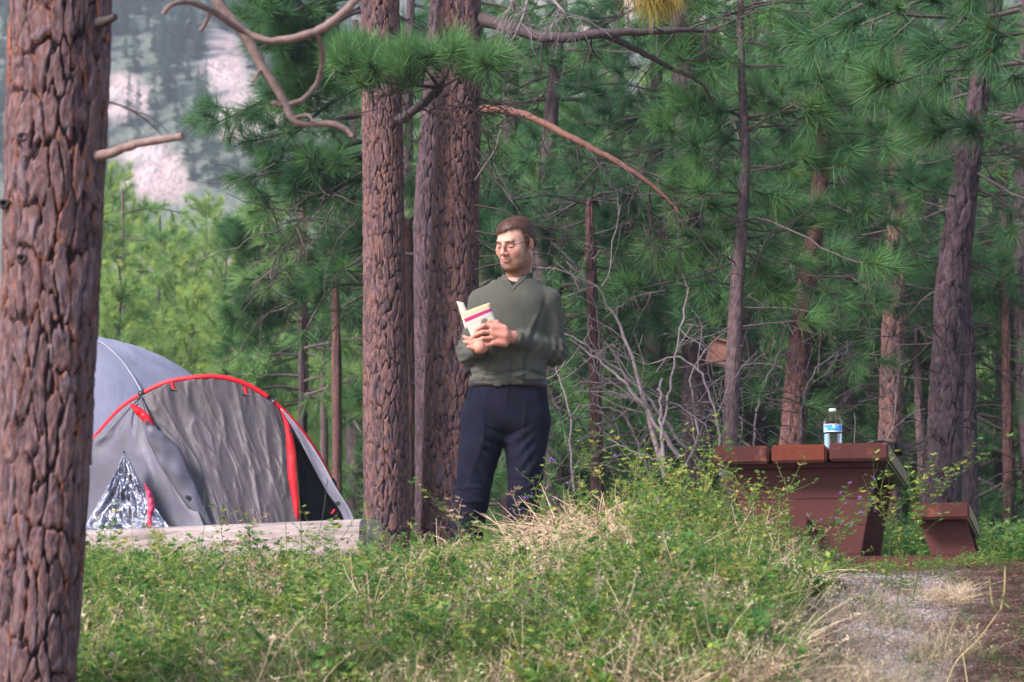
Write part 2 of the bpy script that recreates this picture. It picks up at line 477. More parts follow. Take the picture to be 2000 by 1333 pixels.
def grass_src(col, name, seed, n, h, w, m, spread, curl, rad=.035, seed_heads=0, flat=0):
    r = np.random.default_rng(seed); V, T, FM, lv = [], [], [], []
    for q in range(n):
        a = r.uniform(0, 6.28); b = np.array((r.normal(0, rad), r.normal(0, rad), 0)); hh = h * r.uniform(.45, 1.1)
        tilt = abs(r.normal(0, spread)) + flat
        d = np.array((math.cos(a) * math.sin(tilt), math.sin(a) * math.sin(tilt), math.cos(tilt)))
        dr = np.array((math.cos(a), math.sin(a), -.4)) * curl * r.uniform(.2, 1.4) * hh
        P = [b + d * hh * s + dr * s ** 2.2 for s in np.linspace(0, 1, 5)]
        for p_ in P: p_[2] = max(p_[2], .004)
        side = unit(np.cross(d, r.normal(size=3)))
        val = r.random()
        strip(V, T, None, lv, P, w * r.uniform(.6, 1.2), side, val, 0, FM)
        if r.random() < seed_heads:
            for k in range(7):
                o = unit(r.normal(size=3) + np.array((0, 0, 1)))
                leaflet(V, T, FM, lv, P[-1] - (P[-1] - P[-2]) * k * .09, o, r.normal(size=3), .012, .002, val, 0)
    return src_obj(col, name, V, T, [m], FM, lv)
for i in range(4): grass_src(C_STRAW, "straw_%d" % i, 140 + i, 30, .18, .0017, M['straw'], .5, .5, .05, .25, [0, .3, .9, 1.2][i])
for i in range(4): grass_src(C_GRASS, "grass_%d" % i, 150 + i, 30, .17, .0019, M['grass_green'], .3, .35, .03, .15)
for i in range(3): grass_src(C_PALE, "pale_%d" % i, 160 + i, 40, .17, .0010, M['grass_pale'], .5, .6, .04, .3)
for i in range(4):
    r = np.random.default_rng(170 + i)
    V, T, FM, lv = weed_geo(r, [.2, .26, .16, .22][i], 4, .010, .25, 0, .3, .6)
    src_obj(C_DRYW, "dryweed_%d" % i, V, T, [M['litter'], M['straw'], M['straw'], M['straw']], FM, lv)
C_BROAD = src_col("broadleaf")
for i in range(4):
    r = np.random.default_rng(186 + i)
    V, T, FM, lv = weed_geo(r, [.12, .16, .10, .14][i], 3, .034, .08, 0, .4, .25, lw=.36)
    src_obj(C_BROAD, "broadleaf_%d" % i, V, T, WM, FM, lv)
C_TALL = src_col("tallweeds")
for i in range(6):
    r = np.random.default_rng(176 + i)
    V, T, FM, lv = weed_geo(r, [.30, .36, .26, .40, .33, .28][i], [3, 5, 4, 6, 2, 4][i], .016, [.15, .35, .08, .12, .4, .1][i], [0, 0, .25, 0, 0, 0][i], .3, .6)
    src_obj(C_TALL, "tallweed_%d" % i, V, T, WM, FM, lv)
C_STONE = src_col("stones"); C_LIT = src_col("litterpieces"); C_CON = src_col("conifers"); C_BUSH = src_col("bushes")
M['stone'] = simple("pebble_stone", (.34, .30, .30), .85, vary=.4, scale=60)
for i in range(3):
    import bmesh
    bm = bmesh.new(); bmesh.ops.create_icosphere(bm, subdivisions=1, radius=.5)
    V = np.array([v.co[:] for v in bm.verts]); f = [tuple(v.index for v in p.verts) for p in bm.faces]; bm.free()
    V *= (1 + np.random.default_rng(i).normal(0, .12, (len(V), 1))) * np.array((1, .8, .55))
    src_obj(C_STONE, "stonepiece_%d" % i, V, f, [M['stone']], [0] * len(f), np.full(len(V), .5))
for i in range(3):
    r = np.random.default_rng(180 + i); V, T, FM, lv = [], [], [], []
    for q in range(40):
        p = np.array((r.normal(0, .07), r.normal(0, .07), r.uniform(.002, .014))); a = r.uniform(0, 6.28)
        d = np.array((math.cos(a), math.sin(a), r.normal(0, .08))); L = r.uniform(.05, .14)
        strip(V, T, None, lv, [p, p + d * L * .5 + np.array((0, 0, .004)), p + d * L], .0013, unit(np.cross(d, (0.1, 0, 1))), r.random(), 0, FM)
    src_obj(C_LIT, "litterpiece_%d" % i, V, T, [M['litter']], FM, lv)
for i in range(4):      # far conifers: drooping layered sprays
    r = np.random.default_rng(190 + i); V, T, FM, lv = [], [], [], []
    H = 1.0; stemtube(V, T, FM, lv, [np.zeros(3), np.array((0, 0, .95))], .012, .002, 0, 0, 4)
    for q in range(190):
        z = r.uniform(.06, 1.0) ** .9; a = r.uniform(0, 6.28); R0 = (.17 * (1 - z) ** .8 + .012) * r.uniform(.55, 1.15)
        d = np.array((math.cos(a), math.sin(a), -.25)); p = np.array((0, 0, z)); s = unit(np.cross(d, (0, 0, 1.0)))
        b = len(V); w = R0 * .30 + .006
        V += [p, p + d * R0 * .6 + s * w, p + d * R0, p + d * R0 * .6 - s * w]; lv += [r.random()] * 4
        T += [(b, b + 1, b + 2, b + 3)]; FM += [0]
    src_obj(C_CON, "conifer_%d" % i, V, T, [M['conifer']], FM, lv)
for i in range(3):      # leafy bush clump, about 1 m across
    r = np.random.default_rng(195 + i); V, T, FM, lv = [], [], [], []
    for q in range(420):
        o = unit(r.normal(size=3)); rad = .5 * r.uniform(.5, 1) * (.75 + .5 * vn(o[0] * 2 + 5, o[1] * 2, o[2] * 2 + i))
        p = o * rad; p[2] = abs(p[2]); L = r.uniform(.05, .11)
        leaflet(V, T, FM, lv, p, unit(o + r.normal(0, .5, 3)), r.normal(size=3), L, L * .33, r.random(), 0)
    src_obj(C_BUSH, "bush_%d" % i, V, T, [M['needle_light']], FM, lv)

_ngs = {}
def scatter_group(col):
    if col.name in _ngs: return _ngs[col.name]
    ng = bpy.data.node_groups.new("scatter_" + col.name, 'GeometryNodeTree')
    ng.interface.new_socket("Geometry", in_out='INPUT', socket_type='NodeSocketGeometry')
    ng.interface.new_socket("Geometry", in_out='OUTPUT', socket_type='NodeSocketGeometry')
    gi = ng.nodes.new("NodeGroupInput"); go = ng.nodes.new("NodeGroupOutput")
    ip = ng.nodes.new("GeometryNodeInstanceOnPoints"); ci = ng.nodes.new("GeometryNodeCollectionInfo")
    ci.inputs[0].default_value = col; ci.inputs["Separate Children"].default_value = True; ci.inputs["Reset Children"].default_value = True
    def na(name, typ):
        n = ng.nodes.new("GeometryNodeInputNamedAttribute"); n.data_type = typ; n.inputs[0].default_value = name
        return n.outputs[0]
    ng.links.new(gi.outputs[0], ip.inputs["Points"]); ng.links.new(ci.outputs[0], ip.inputs["Instance"])
    ip.inputs["Pick Instance"].default_value = True
    ng.links.new(na("idx", 'INT'), ip.inputs["Instance Index"])
    er = ng.nodes.new("FunctionNodeEulerToRotation"); ng.links.new(na("rot", 'FLOAT_VECTOR'), er.inputs[0])
    ng.links.new(er.outputs[0], ip.inputs["Rotation"])
    ng.links.new(na("scl", 'FLOAT'), ip.inputs["Scale"])
    ng.links.new(ip.outputs[0], go.inputs[0])
    _ngs[col.name] = ng
    return ng
def scatter(name, pts, rot, scl, tint, col, parent=None, seed=0):
    pts = np.asarray(pts, float).reshape(-1, 3); n = len(pts)
    if n == 0: return None
    off = np.array(parent_world(parent)) if parent is not None else np.zeros(3)
    me = bpy.data.meshes.new(name)
    me.vertices.add(n); me.vertices.foreach_set("co", (pts - off).astype(np.float32).ravel())
    r = np.random.default_rng(seed + n)
    set_attr(me, "rot", np.asarray(rot), 'FLOAT_VECTOR'); set_attr(me, "scl", np.broadcast_to(scl, (n,)))
    set_attr(me, "tint", np.broadcast_to(tint, (n,)))
    a = me.attributes.new("idx", 'INT', 'POINT'); a.data.foreach_set("value", r.integers(0, len(col.objects), n).astype(np.int32))
    o = bpy.data.objects.new(name, me); link(o, parent)
    md = o.modifiers.new("scatter", 'NODES'); md.node_group = scatter_group(col)
    for m in {mm for ob in col.objects for mm in ob.data.materials}: me.materials.append(m)
    return o
def dir_euler(D):
    D = np.asarray(D, float); D = D / (np.linalg.norm(D, axis=1)[:, None] + 1e-9)
    return np.stack([np.zeros(len(D)), np.arccos(np.clip(D[:, 2], -1, 1)), np.arctan2(D[:, 1], D[:, 0])], 1)

# ------------------------------------------------------------------ trunks with real bark relief
def trunk(name, ctrl, radii, m, parent, depth=.012, cell=(.055, .17), nt=64, dz=.02, seed=0, zr=None, k_rough=1.0):
    """ctrl points bottom->top, bark plates as displaced geometry"""
    L = sum(np.linalg.norm(np.asarray(ctrl[i + 1]) - np.asarray(ctrl[i])) for i in range(len(ctrl) - 1))
    n = max(8, int(L / dz)); P = smooth_path(ctrl, n)
    rr = np.interp(np.linspace(0, len(ctrl) - 1, n), np.arange(len(ctrl)), radii)
    th = np.arange(nt) * 2 * np.pi / nt
    s = np.concatenate([[0], np.cumsum(np.linalg.norm(np.diff(P, axis=0), axis=1))])
    TH, S = np.meshgrid(th, s); RR = rr[:, None] * np.ones_like(TH)
    Nc = max(6, int(round(2 * np.pi * rr.mean() / cell[0])))
    cx, cyy = np.cos(TH), np.sin(TH)
    w1 = fbm(cx * 2.2 + seed, cyy * 2.2, S * 4.0, 3) - .5; w2 = fbm(cx * 2.2, cyy * 2.2 + 7 + seed, S * 4.5, 3) - .5
    U = TH / (2 * np.pi) * Nc + w1 * 1.7; W = S / cell[1] + w2 * 1.6
    iu, iw = np.floor(U), np.floor(W)
    F1 = np.full(U.shape, 9.0); F2 = np.full(U.shape, 9.0); ID = np.zeros(U.shape)
    for a in (-1, 0, 1):
        for b in (-1, 0, 1):
            cu, cw = iu + a, iw + b; cm = np.mod(cu, Nc)
            jx = cu + .15 + .7 * _h(cm, cw, np.full_like(cm, seed + 1)); jy = cw + .1 + .8 * _h(cm, cw, np.full_like(cm, seed + 2))
            d = np.hypot(U - jx, W - jy); idv = _h(cm, cw, np.full_like(cm, seed + 3))
            nw = d < F1
            F2 = np.where(nw, F1, np.minimum(F2, d)); ID = np.where(nw, idv, ID); F1 = np.where(nw, d, F1)
    e = F2 - F1
    U2, W2 = U * 2.6 + w2 * 2.5, W * 4.2 + w1 * 3; iu, iw = np.floor(U2), np.floor(W2); N2 = int(round(Nc * 2.6)); U2 = TH / (2 * np.pi) * N2 + w1 * 1.9 * 2.6 + w2 * 2.5; iu = np.floor(U2)
    G1 = np.full(U.shape, 9.0); G2 = np.full(U.shape, 9.0); FL = np.zeros(U.shape)
    for a in (-1, 0, 1):
        for b in (-1, 0, 1):
            cu, cw = iu + a, iw + b; cm = np.mod(cu, N2)
            d = np.hypot(U2 - cu - .1 - .8 * _h(cm, cw, np.full_like(cm, seed + 5)), W2 - cw - .1 - .8 * _h(cm, cw, np.full_like(cm, seed + 6)))
            idv = _h(cm, cw, np.full_like(cm, seed + 7)); nw = d < G1
            G2 = np.where(nw, G1, np.minimum(G2, d)); FL = np.where(nw, idv, FL); G1 = np.where(nw, d, G1)
    ge = sstep(0, .12, G2 - G1)
    fine = fbm(cx * 11 + 3, cyy * 11, S * 30 + seed, 4)
    flake = fbm(cx * 6, cyy * 6 + 4, S * 9 + seed, 2)
    edge = sstep(.04, .15, e + (fine - .5) * .50)
    step = np.floor(flake * 5 + ID * 2) / 5
    D = depth * (edge * (.60 + .35 * ID) + .22 * (fine - .5) + edge * (.34 * FL + .10 * ge)) - depth * .6
    D += (fbm(cx * 1.2, cyy * 1.2, S * .9 + seed, 2) - .5) * rr[:, None] * .16
    RR = RR + D * k_rough
    T = np.gradient(P, axis=0); T /= np.linalg.norm(T, axis=1)[:, None]
    A = np.cross(T, np.array((0, 1.0, 0))); A /= np.linalg.norm(A, axis=1)[:, None]; B = np.cross(A, T)
    V = P[:, None] + RR[..., None] * (np.cos(TH)[..., None] * A[:, None] - np.sin(TH)[..., None] * B[:, None])
    i = np.arange(n - 1)[:, None] * nt; j = np.arange(nt)[None]; j2 = (j + 1) % nt
    q = np.stack([i + j, i + j2, i + nt + j2, i + nt + j], -1).reshape(-1, 4)
    V = V.reshape(-1, 3)
    V = np.vstack([V, P[-1:], P[:1]])
    jj = np.arange(nt)
    t1 = np.stack([(n - 1) * nt + jj, (n - 1) * nt + (jj + 1) % nt, np.full(nt, n * nt)], -1)
    t0 = np.stack([(jj + 1) % nt, jj, np.full(nt, n * nt + 1)], -1)
    fa = np.append(FL.ravel(), [.5, .5]); pa = np.append(ID.ravel(), [.5, .5]); ea = np.append(edge.ravel(), [.5, .5])
    return mk(name, V, [q, np.vstack([t1, t0])], m, parent, attrs={"plate": (pa, 'FLOAT'), "edge": (ea, 'FLOAT'), "flake": (fa, 'FLOAT')})

# ------------------------------------------------------------------ pine branches
class Pine:
    """gathers twigs and needle tufts of one tree"""
    def __init__(s, seed): s.tw = Tubes(); s.p = []; s.d = []; s.s = []; s.r = np.random.default_rng(seed)
    def twig(s, P, r0, r1, c=None, k=4):
        s.tw.tube(P, np.linspace(r0, r1, len(P)), k, False, s.r.random() if c is None else c)
    def tuft(s, p, d, sc): s.p.append(p); s.d.append(d); s.s.append(sc)
    def branch(s, p0, d, L, r0=.018, droop=.12, up=.25, tufts=1.0, sub=None, sc=1.0, bare=.35, wig=.08, k=5, subL=.4):
        r = s.r; n = max(5, int(L / .09)); d = unit(np.asarray(d, float)); P = [np.asarray(p0, float)]
        for i in range(n):
            t = i / n
            d = unit(d + r.normal(0, wig, 3) + np.array((0, 0, -droop * (1 - t) + up * t * .35)))
            P.append(P[-1] + d * L / n)
        s.twig(P, r0, max(.003, r0 * .25), k=k)
        sub = int(L * 9) if sub is None else sub
        for q in range(sub):
            t = r.uniform(bare, .97); i = int(t * n); tan = unit(P[min(i + 1, n)] - P[max(i - 1, 0)])
            o = unit(np.cross(tan, r.normal(size=3))); o[2] *= .6
            dd = unit(tan * r.uniform(.4, 1.1) + o); l = L * subL * (1.1 - t * .7) * r.uniform(.5, 1.1)
            m = max(3, int(l / .07)); Q = [P[i]]
            for z in range(m):
                dd = unit(dd + r.normal(0, .13, 3) + np.array((0, 0, up * .22)))
                Q.append(Q[-1] + dd * l / m)
            s.twig(Q, max(.0025, r0 * .32), .0022, k=3)
            if r.random() < tufts:
                s.tuft(Q[-1], dd, sc * r.uniform(.75, 1.1))
                if l > .22 and r.random() < .7:
                    h = Q[len(Q) // 2]; e = unit(dd + r.normal(0, .7, 3)); ee = h + e * .10
                    s.twig([h, ee], .0025, .002, k=3); s.tuft(ee, e, sc * r.uniform(.65, 1.0))
        if tufts > 0: s.tuft(P[-1], d, sc)
    def dead(s, p0, d, L, r0=.012, sub=6, droop=.1, wig=.16, c=None, lvl=0):
        """bare crooked twig with side twigs"""
        r = s.r; n = max(4, int(L / .07)); d = unit(np.asarray(d, float)); P = [np.asarray(p0, float)]
        for i in range(n):
            d = unit(d + r.normal(0, wig, 3) + np.array((0, 0, -droop)))
            P.append(P[-1] + d * L / n)
        s.twig(P, r0, max(.0018, r0 * .22), c, 4 if r0 > .008 else 3)
        if lvl < 2:
            for q in range(sub):
                t = r.uniform(.2, .95); i = min(int(t * n), n - 1); tan = unit(P[i + 1] - P[i])
                s.dead(P[i], tan * .6 + unit(r.normal(size=3)), L * r.uniform(.22, .5) * (1.15 - t * .5), max(.002, r0 * .4), max(1, sub // 2), droop, wig, c, lvl + 1)
    def build(s, root, mt='twig', col=None, tint=(.5, .2), sclmul=1.0, crown='crown', zbias=0.0, tw_name='twigs'):
        if s.tw.V:
            o = s.tw.build(tw_name, M[mt], root); o["kind"] = "stuff"
        if s.p:
            P = np.array(s.p); D = np.array(s.d); D[:, 2] += zbias
            t = np.clip(s.r.normal(tint[0], tint[1], len(P)), 0, 1)
            scatter(crown, P, dir_euler(D), np.array(s.s) * sclmul, t, col or C_TUFT, root, 3)['kind'] = 'stuff'
# ------------------------------------------------------------------ the ground: a bank rising to a flat camp site, then gentle slope, then the valley side
def ground_z(x, y):
    x = np.asarray(x, float); y = np.asarray(y, float)
    back = .60 + .060 * np.clip(y - 15, 0, None) + .05 * np.clip(y - 90, 0, None)
    # centre bank
    crest = np.interp(x, [-2.4, -1.6, -.6, -.1, .25, .55, .9, 1.15], [.67, .665, .64, .65, .72, .765, .71, .65])
    fy = 13.0 - y
    front = crest - .155 * np.clip(fy, 0, None) - .012 * np.clip(fy, 0, None) ** 1.2
    dip = crest - (crest - .47) * sstep(13.15, 13.75, y) * sstep(-1.0, -.55, x)
    dip = np.where(y > 14.2, dip + (np.maximum(back, .6) - dip) * sstep(14.3, 15.4, y), dip)
    zc = np.where(y < 13, front, dip)
    # gravel shoulder on the right
    cr = np.interp(x, [1.0, 1.4, 1.8, 2.1, 2.5, 3.2], [.64, .655, .66, .685, .70, .72])
    fr = cr - .118 * np.clip(14.3 - y, 0, None) - .004 * np.clip(14.3 - y, 0, None) ** 2
    zr = np.where(y < 14.3, fr, cr + (back - cr) * sstep(14.3, 15.0, y))
    w = sstep(.95, 1.45, x - .10 * (13.5 - y))
    z = zc * (1 - w) + zr * w
    z = np.where(y > 15.6, back, z)
    lump = (fbm(x * 2.3, y * 1.4, 3.3, 4) - .5) * .15 * sstep(16, 13, y) + (fbm(x * .12, y * .12, 1.0, 3) - .5) * 1.6 * sstep(24, 60, y)
    z = z + lump * np.where(w > .5, .6, 1) * np.where(y < 15, 1 - .8 * sstep(12.2, 12.9, y), 1)
    z = z - .16 * np.clip(9.3 - y, 0, None) * .4
    return np.maximum(z, -1.55)
def build_ground():
    ys = np.concatenate([np.linspace(-6, 9, 22)[:-1], np.linspace(9, 16.5, 190)[:-1], np.linspace(16.5, 60, 70)[:-1], np.linspace(60, 590, 40)])
    ts = np.concatenate([-np.linspace(1, .15, 26)[:-1], np.linspace(-.15, .15, 210)[:-1], np.linspace(.15, 1, 26)])
    tcore = np.abs(ts) <= .1501
    wd = 40 + np.clip(ys, 0, None) * .45
    X = np.where(np.abs(ts)[None] <= .1501, ts[None] / .15 * (3.3 + np.clip(ys[:, None] - 16, 0, None) * .25), 0)
    side = (np.abs(ts)[None] - .15) / .85
    hw = (3.3 + np.clip(ys[:, None] - 16, 0, None) * .25)
    X = np.where(np.abs(ts)[None] > .1501, np.sign(ts)[None] * (hw + side ** 1.6 * (wd[:, None] - hw)), X)
    Y = np.broadcast_to(ys[:, None], X.shape)
    Z = ground_z(X, Y)
    n, m = X.shape
    V = np.stack([X, Y, Z], -1).reshape(-1, 3)
    i = np.arange(n - 1)[:, None] * m; j = np.arange(m - 1)[None]
    q = np.stack([i + j, i + j + 1, i + m + j + 1, i + m + j], -1).reshape(-1, 4)
    def f(nt, b):
        tc = nt.nodes.new("ShaderNodeTexCoord")
        sx = nt.nodes.new("ShaderNodeSeparateXYZ"); nt.links.new(tc.outputs["Object"], sx.inputs[0])
        n1 = noise(nt, 1.3, 5, .6, tc.outputs["Object"]); n2 = noise(nt, 45, 6, .7, tc.outputs["Object"]); n3 = noise(nt, 9, 5, .6, tc.outputs["Object"])
        soil = ramp(nt, n2.outputs[0], [(.25, (.10, .065, .05)), (.55, (.19, .125, .10)), (.8, (.30, .215, .17))])
        grav = ramp(nt, n2.outputs[0], [(.25, (.23, .18, .165)), (.5, (.37, .305, .275)), (.75, (.50, .43, .38))])
        mead = ramp(nt, n3.outputs[0], [(.3, (.10, .17, .05)), (.55, (.20, .26, .08)), (.75, (.34, .34, .14))])
        # gravel lies right of about x = 1.2, brown needles at the far right
        mx = N(nt, "ShaderNodeMath", operation='MULTIPLY_ADD'); nt.links.new(n1.outputs[0], mx.inputs[0]); mx.inputs[1].default_value = .8
        nt.links.new(sx.outputs[0], mx.inputs[2])
        g1 = N(nt, "ShaderNodeMapRange"); nt.links.new(mx.outputs[0], g1.inputs[0]); g1.inputs[1].default_value = 1.35; g1.inputs[2].default_value = 1.75
        c = mixc(nt, g1.outputs[0], soil.outputs[0], grav.outputs[0])
        g2 = N(nt, "ShaderNodeMapRange"); nt.links.new(mx.outputs[0], g2.inputs[0]); g2.inputs[1].default_value = 2.25; g2.inputs[2].default_value = 2.6
        brown = ramp(nt, n2.outputs[0], [(.25, (.15, .095, .085)), (.6, (.28, .185, .16)), (.8, (.40, .29, .25))])
        c = mixc(nt, g2.outputs[0], c, brown.outputs[0])
        g3 = N(nt, "ShaderNodeMapRange"); nt.links.new(sx.outputs[1], g3.inputs[0]); g3.inputs[1].default_value = 16; g3.inputs[2].default_value = 22
        c = mixc(nt, g3.outputs[0], c, mead.outputs[0])
        nt.links.new(c, b.inputs["Base Color"]); b.inputs["Roughness"].default_value = .95; b.inputs["Specular IOR Level"].default_value = .15
        bump(nt, b, n2.outputs[0], .8, .02)
    o = mk("ground", V, q, mat("ground_soil", f)); tag(o, kind='structure')
    return o
build_ground()

# the mountain side behind, rock bands with conifer woods
def hill_z(x, y):
    b = 60 + .62 * np.clip(y - 330, 0, None) ** 1.0
    g = (fbm(x * .011 + 2, y * .007 + x * .004, 7.7, 5) - .5) * 90 * sstep(330, 460, y)
    rid = np.abs(fbm(x * .02 + y * .012, y * .006, 2.2, 4) - .5) * 70
    return b + g - rid * sstep(340, 450, y) - 14 * sstep(360, 300, y)
def rock_mask(x, y, z):
    px = 1000 + F * x / (y * math.cos(PITCH) + z * math.sin(PITCH)); py = 666.5 - F * (z * math.cos(PITCH) - y * math.sin(PITCH)) / (y * math.cos(PITCH) + z * math.sin(PITCH))
    m = 1.15 * (fbm(x * .035, y * .03, z * .02, 5) - .5) + .40
    for (a, b, sa, sb, w) in ((235, 190, 70, 50, .5), (300, 330, 80, 55, .45), (425, 110, 60, 55, .5), (470, 240, 90, 45, .5), (340, 100, 45, 90, -.5), (370, 240, 40, 60, -.4), (250, 60, 60, 60, -.4), (420, 330, 60, 60, -.35)):
        m = m + w * np.exp(-((px - a) / sa) ** 2 - ((py - b) / sb) ** 2)
    return sstep(.42, .56, m)
def build_hill():
    xs = np.linspace(-220, 220, 260); ys = np.linspace(300, 580, 190)
    X, Y = np.meshgrid(xs, ys); Z = hill_z(X, Y)
    Z[0] = 5
    n, m = X.shape
    i = np.arange(n - 1)[:, None] * m; j = np.arange(m - 1)[None]
    q = np.stack([i + j, i + j + 1, i + m + j + 1, i + m + j], -1).reshape(-1, 4)
    def f(nt, b):
        tc = nt.nodes.new("ShaderNodeTexCoord"); v = tc.outputs["Object"]
        n2 = noise(nt, .25, 6, .7, v); ra = attr(nt, 'rock')
        rock = ramp(nt, n2.outputs[0], [(.25, (.50, .34, .33)), (.5, (.74, .56, .54)), (.75, (.82, .69, .68))])
        veg = ramp(nt, n2.outputs[0], [(.3, (.14, .19, .15)), (.7, (.26, .27, .21))])
        nt.links.new(mixc(nt, ra.outputs['Fac'], veg.outputs[0], rock.outputs[0]), b.inputs["Base Color"])
        b.inputs["Roughness"].default_value = .95; b.inputs["Specular IOR Level"].default_value = .1
        bump(nt, b, n2.outputs[0], 1.0, 4.0)
    o = mk("hill", np.stack([X, Y, Z], -1).reshape(-1, 3), q, mat("hill_rock", f), attrs={"rock": (rock_mask(X, Y, Z).ravel(), 'FLOAT')}); tag(o, kind='structure')
    r = np.random.default_rng(11)
    n = 14000
    x = r.uniform(-170, 170, n); y = 335 + (r.random(n) ** 1.0) * 235
    k = 1 - rock_mask(x, y, hill_z(x, y)) + r.normal(0, .12, n)
    pxx = 1000 + F * x / y
    keep = (k > .52) & (pxx > -300) & (pxx < 2300) & ((pxx < 1000) | (r.random(n) < .25))
    x, y = x[keep], y[keep]; z = hill_z(x, y) - .5
    s = r.uniform(3.5, 8.5, len(x))
    o = scatter("hillside_forest", np.stack([x, y, z], -1), np.stack([r.normal(0, .03, len(x)), r.normal(0, .03, len(x)), r.uniform(0, 6.28, len(x))], -1), s, r.random(len(x)), C_CON, seed=4)
    tag(o, "bluish conifer woods on the steep mountain side", "forest", kind='stuff')
build_hill()

# ------------------------------------------------------------------ the pale haze over the valley
me_v, me_f = bbox_mesh((0, 275, 120), (700, 640, 240), 0, 0)
me_v[:, 2] = np.where(me_v[:, 2] < 120, -3.0, 262)
hz = mk("haze", me_v, me_f, None, smooth=False); tag(hz, "thin pale blue haze filling the valley", kind='stuff')
hm = bpy.data.materials.new("haze_air"); hm.use_nodes = True; hn = hm.node_tree
hn.nodes.remove(hn.nodes["Principled BSDF"])
pv = hn.nodes.new("ShaderNodeVolumePrincipled"); pv.inputs["Density"].default_value = HAZE = .0007
pv.inputs["Color"].default_value = (.84, .91, 1.0, 1); pv.inputs["Anisotropy"].default_value = .2
hn.links.new(pv.outputs[0], hn.nodes["Material Output"].inputs["Volume"])
hz.data.materials.clear(); hz.data.materials.append(hm)

# ------------------------------------------------------------------ trees
def root_at(name, x, y, label, cat='tree', group=None, sink=.05):
    return empty(name, (x, y, float(ground_z(x, y)) - 0.0), label, cat, group)
def pxpath(L, Y, top=None):
    """[(px,py,halfwidth px)] from bottom to top at depth Y -> ctrl, radii, with the foot brought down to the ground"""
    C = [at(a, b, Y) for a, b, w in L]; W = [w * mpp(Y) for a, b, w in L]
    d = C[0] - C[1]; g = float(ground_z(C[0][0], Y)) - .15
    if C[0][2] > g:
        k = (g - C[0][2]) / d[2] if abs(d[2]) > 1e-6 else 0
        C.insert(0, np.array((C[0][0] + d[0] * k, Y, g))); W.insert(0, W[0] * 1.12)
    if top:
        C.append(C[-1] + unit(C[-1] - C[-2]) * top); W.append(W[-1] * .7)
    return C, W
def tree(name, label, L, Y, m, seed, top=1.2, cat='pine tree', group=None, **kw):
    C, W = pxpath(L, Y, top)
    root = empty(name, (C[0][0], Y, float(ground_z(C[0][0], Y))), label, cat, group)
    t = trunk('trunk', C, W, m, root, seed=seed, **kw)
    return root, C, W

# 1. the big near trunk on the left
YN = 8.8
near, _, _ = tree('pine_tree', 'thick scaly pine trunk with a sawn branch stub, close by in front of the tent',
    [(62, 1520, 92), (66, 1333, 80), (84, 1000, 84), (98, 640, 94), (108, 300, 96), (118, 0, 95)], YN, M['bark_near'], 3, top=.4,
    depth=.012, cell=(.040, .155), nt=330, dz=.005)
T = Tubes(); T.tube(smooth_path([at(172, 308, YN - .05), at(215, 300, YN - .1), at(262, 282, YN - .15), at(357, 266, YN - .22)], 14) + rng.normal(0, .0015, (14, 3)),
    np.interp(np.linspace(0, 1, 14), [0, .12, .5, 1], [.024, .016, .0135, .0105]), 12, True, .7)
T.build('branch_stub', M['branch_tan'], near)
T = Tubes(); T.tube(smooth_path([at(180, 50, YN - .05), at(205, 42, YN - .1), at(226, 33, YN - .12)], 8), [.022, .019, .017, .016, .014, .012, .011, .010], 9, True, .2)
T.build('broken_stub', M['twig'], near)
T = Tubes(); T.tube(smooth_path([at(180, 404, YN - .05), at(192, 401, YN - .08)], 5), [.014, .012, .011, .010, .007], 8, True, .3)
T.build('broken_stub', M['twig'], near)
T = Tubes(); T.tube(smooth_path([at(180, 192, YN), at(240, 208, YN - .1), at(285, 235, YN - .1), at(318, 265, YN - .1)], 14), np.linspace(.004, .0015, 14), 5, True, .3)
T.tube(smooth_path([at(255, 214, YN - .1), at(300, 232, YN - .15), at(330, 262, YN - .15)], 8), np.linspace(.002, .001, 8), 4, True, .3)
T.build('twig', M['twig'], near)
for (px, py) in ((42, 505), (45, 268), (8, 398), (118, 730), (20, 1120)):
    c = at(px, py, YN - .132 if 30 < px < 110 else YN - .10)
    V, f = [], []
    k = 14
    for ri, (rad, dep) in enumerate(((.020, .012), (.017, -.008), (.010, -.010), (.008, .004), (.001, .006))):
        for j in range(k):
            a = 2 * math.pi * j / k; V.append(c + np.array((math.cos(a) * rad * (1 + .2 * math.sin(3 * a)), dep, math.sin(a) * rad * .8)))
    for ri in range(4):
        for j in range(k): f.append((ri * k + j, ri * k + (j + 1) % k, (ri + 1) * k + (j + 1) % k, (ri + 1) * k + j))
    f.append(tuple(4 * k + j for j in range(k)))
    mk('knot', V, f, M['twig'], near, attrs={"var": (np.full(len(V), .15), 'FLOAT')})

# 2. two tall trunks behind the man and a third behind them
t1, C1, W1 = tree('pine_tree', 'tall straight reddish pine trunk left of the man, rising from behind the log end',
    [(756, 1060, 43), (754, 760, 42), (749, 430, 41), (745, 150, 38), (741, 0, 37)], 16.6, M['bark_pine'], 11, top=2, depth=.009, cell=(.033, .115), nt=190, dz=.008)
t2, C2, W2 = tree('pine_tree', 'thickest tall reddish pine trunk directly behind the man',
    [(872, 1060, 50), (880, 760, 50), (890, 430, 47), (896, 200, 43), (897, 0, 42)], 16.9, M['bark_pine'], 23, top=2, depth=.009, cell=(.034, .12), nt=200, dz=.008)
t3, C3, W3 = tree('pine_tree', 'dark pine trunk half hidden behind the two reddish trunks beside the man',
    [(838, 1060, 26), (838, 760, 27), (836, 430, 26), (850, 180, 22)], 18.6, M['bark_dark'], 31, top=1.2, depth=.010, cell=(.04, .12), nt=110, dz=.016)
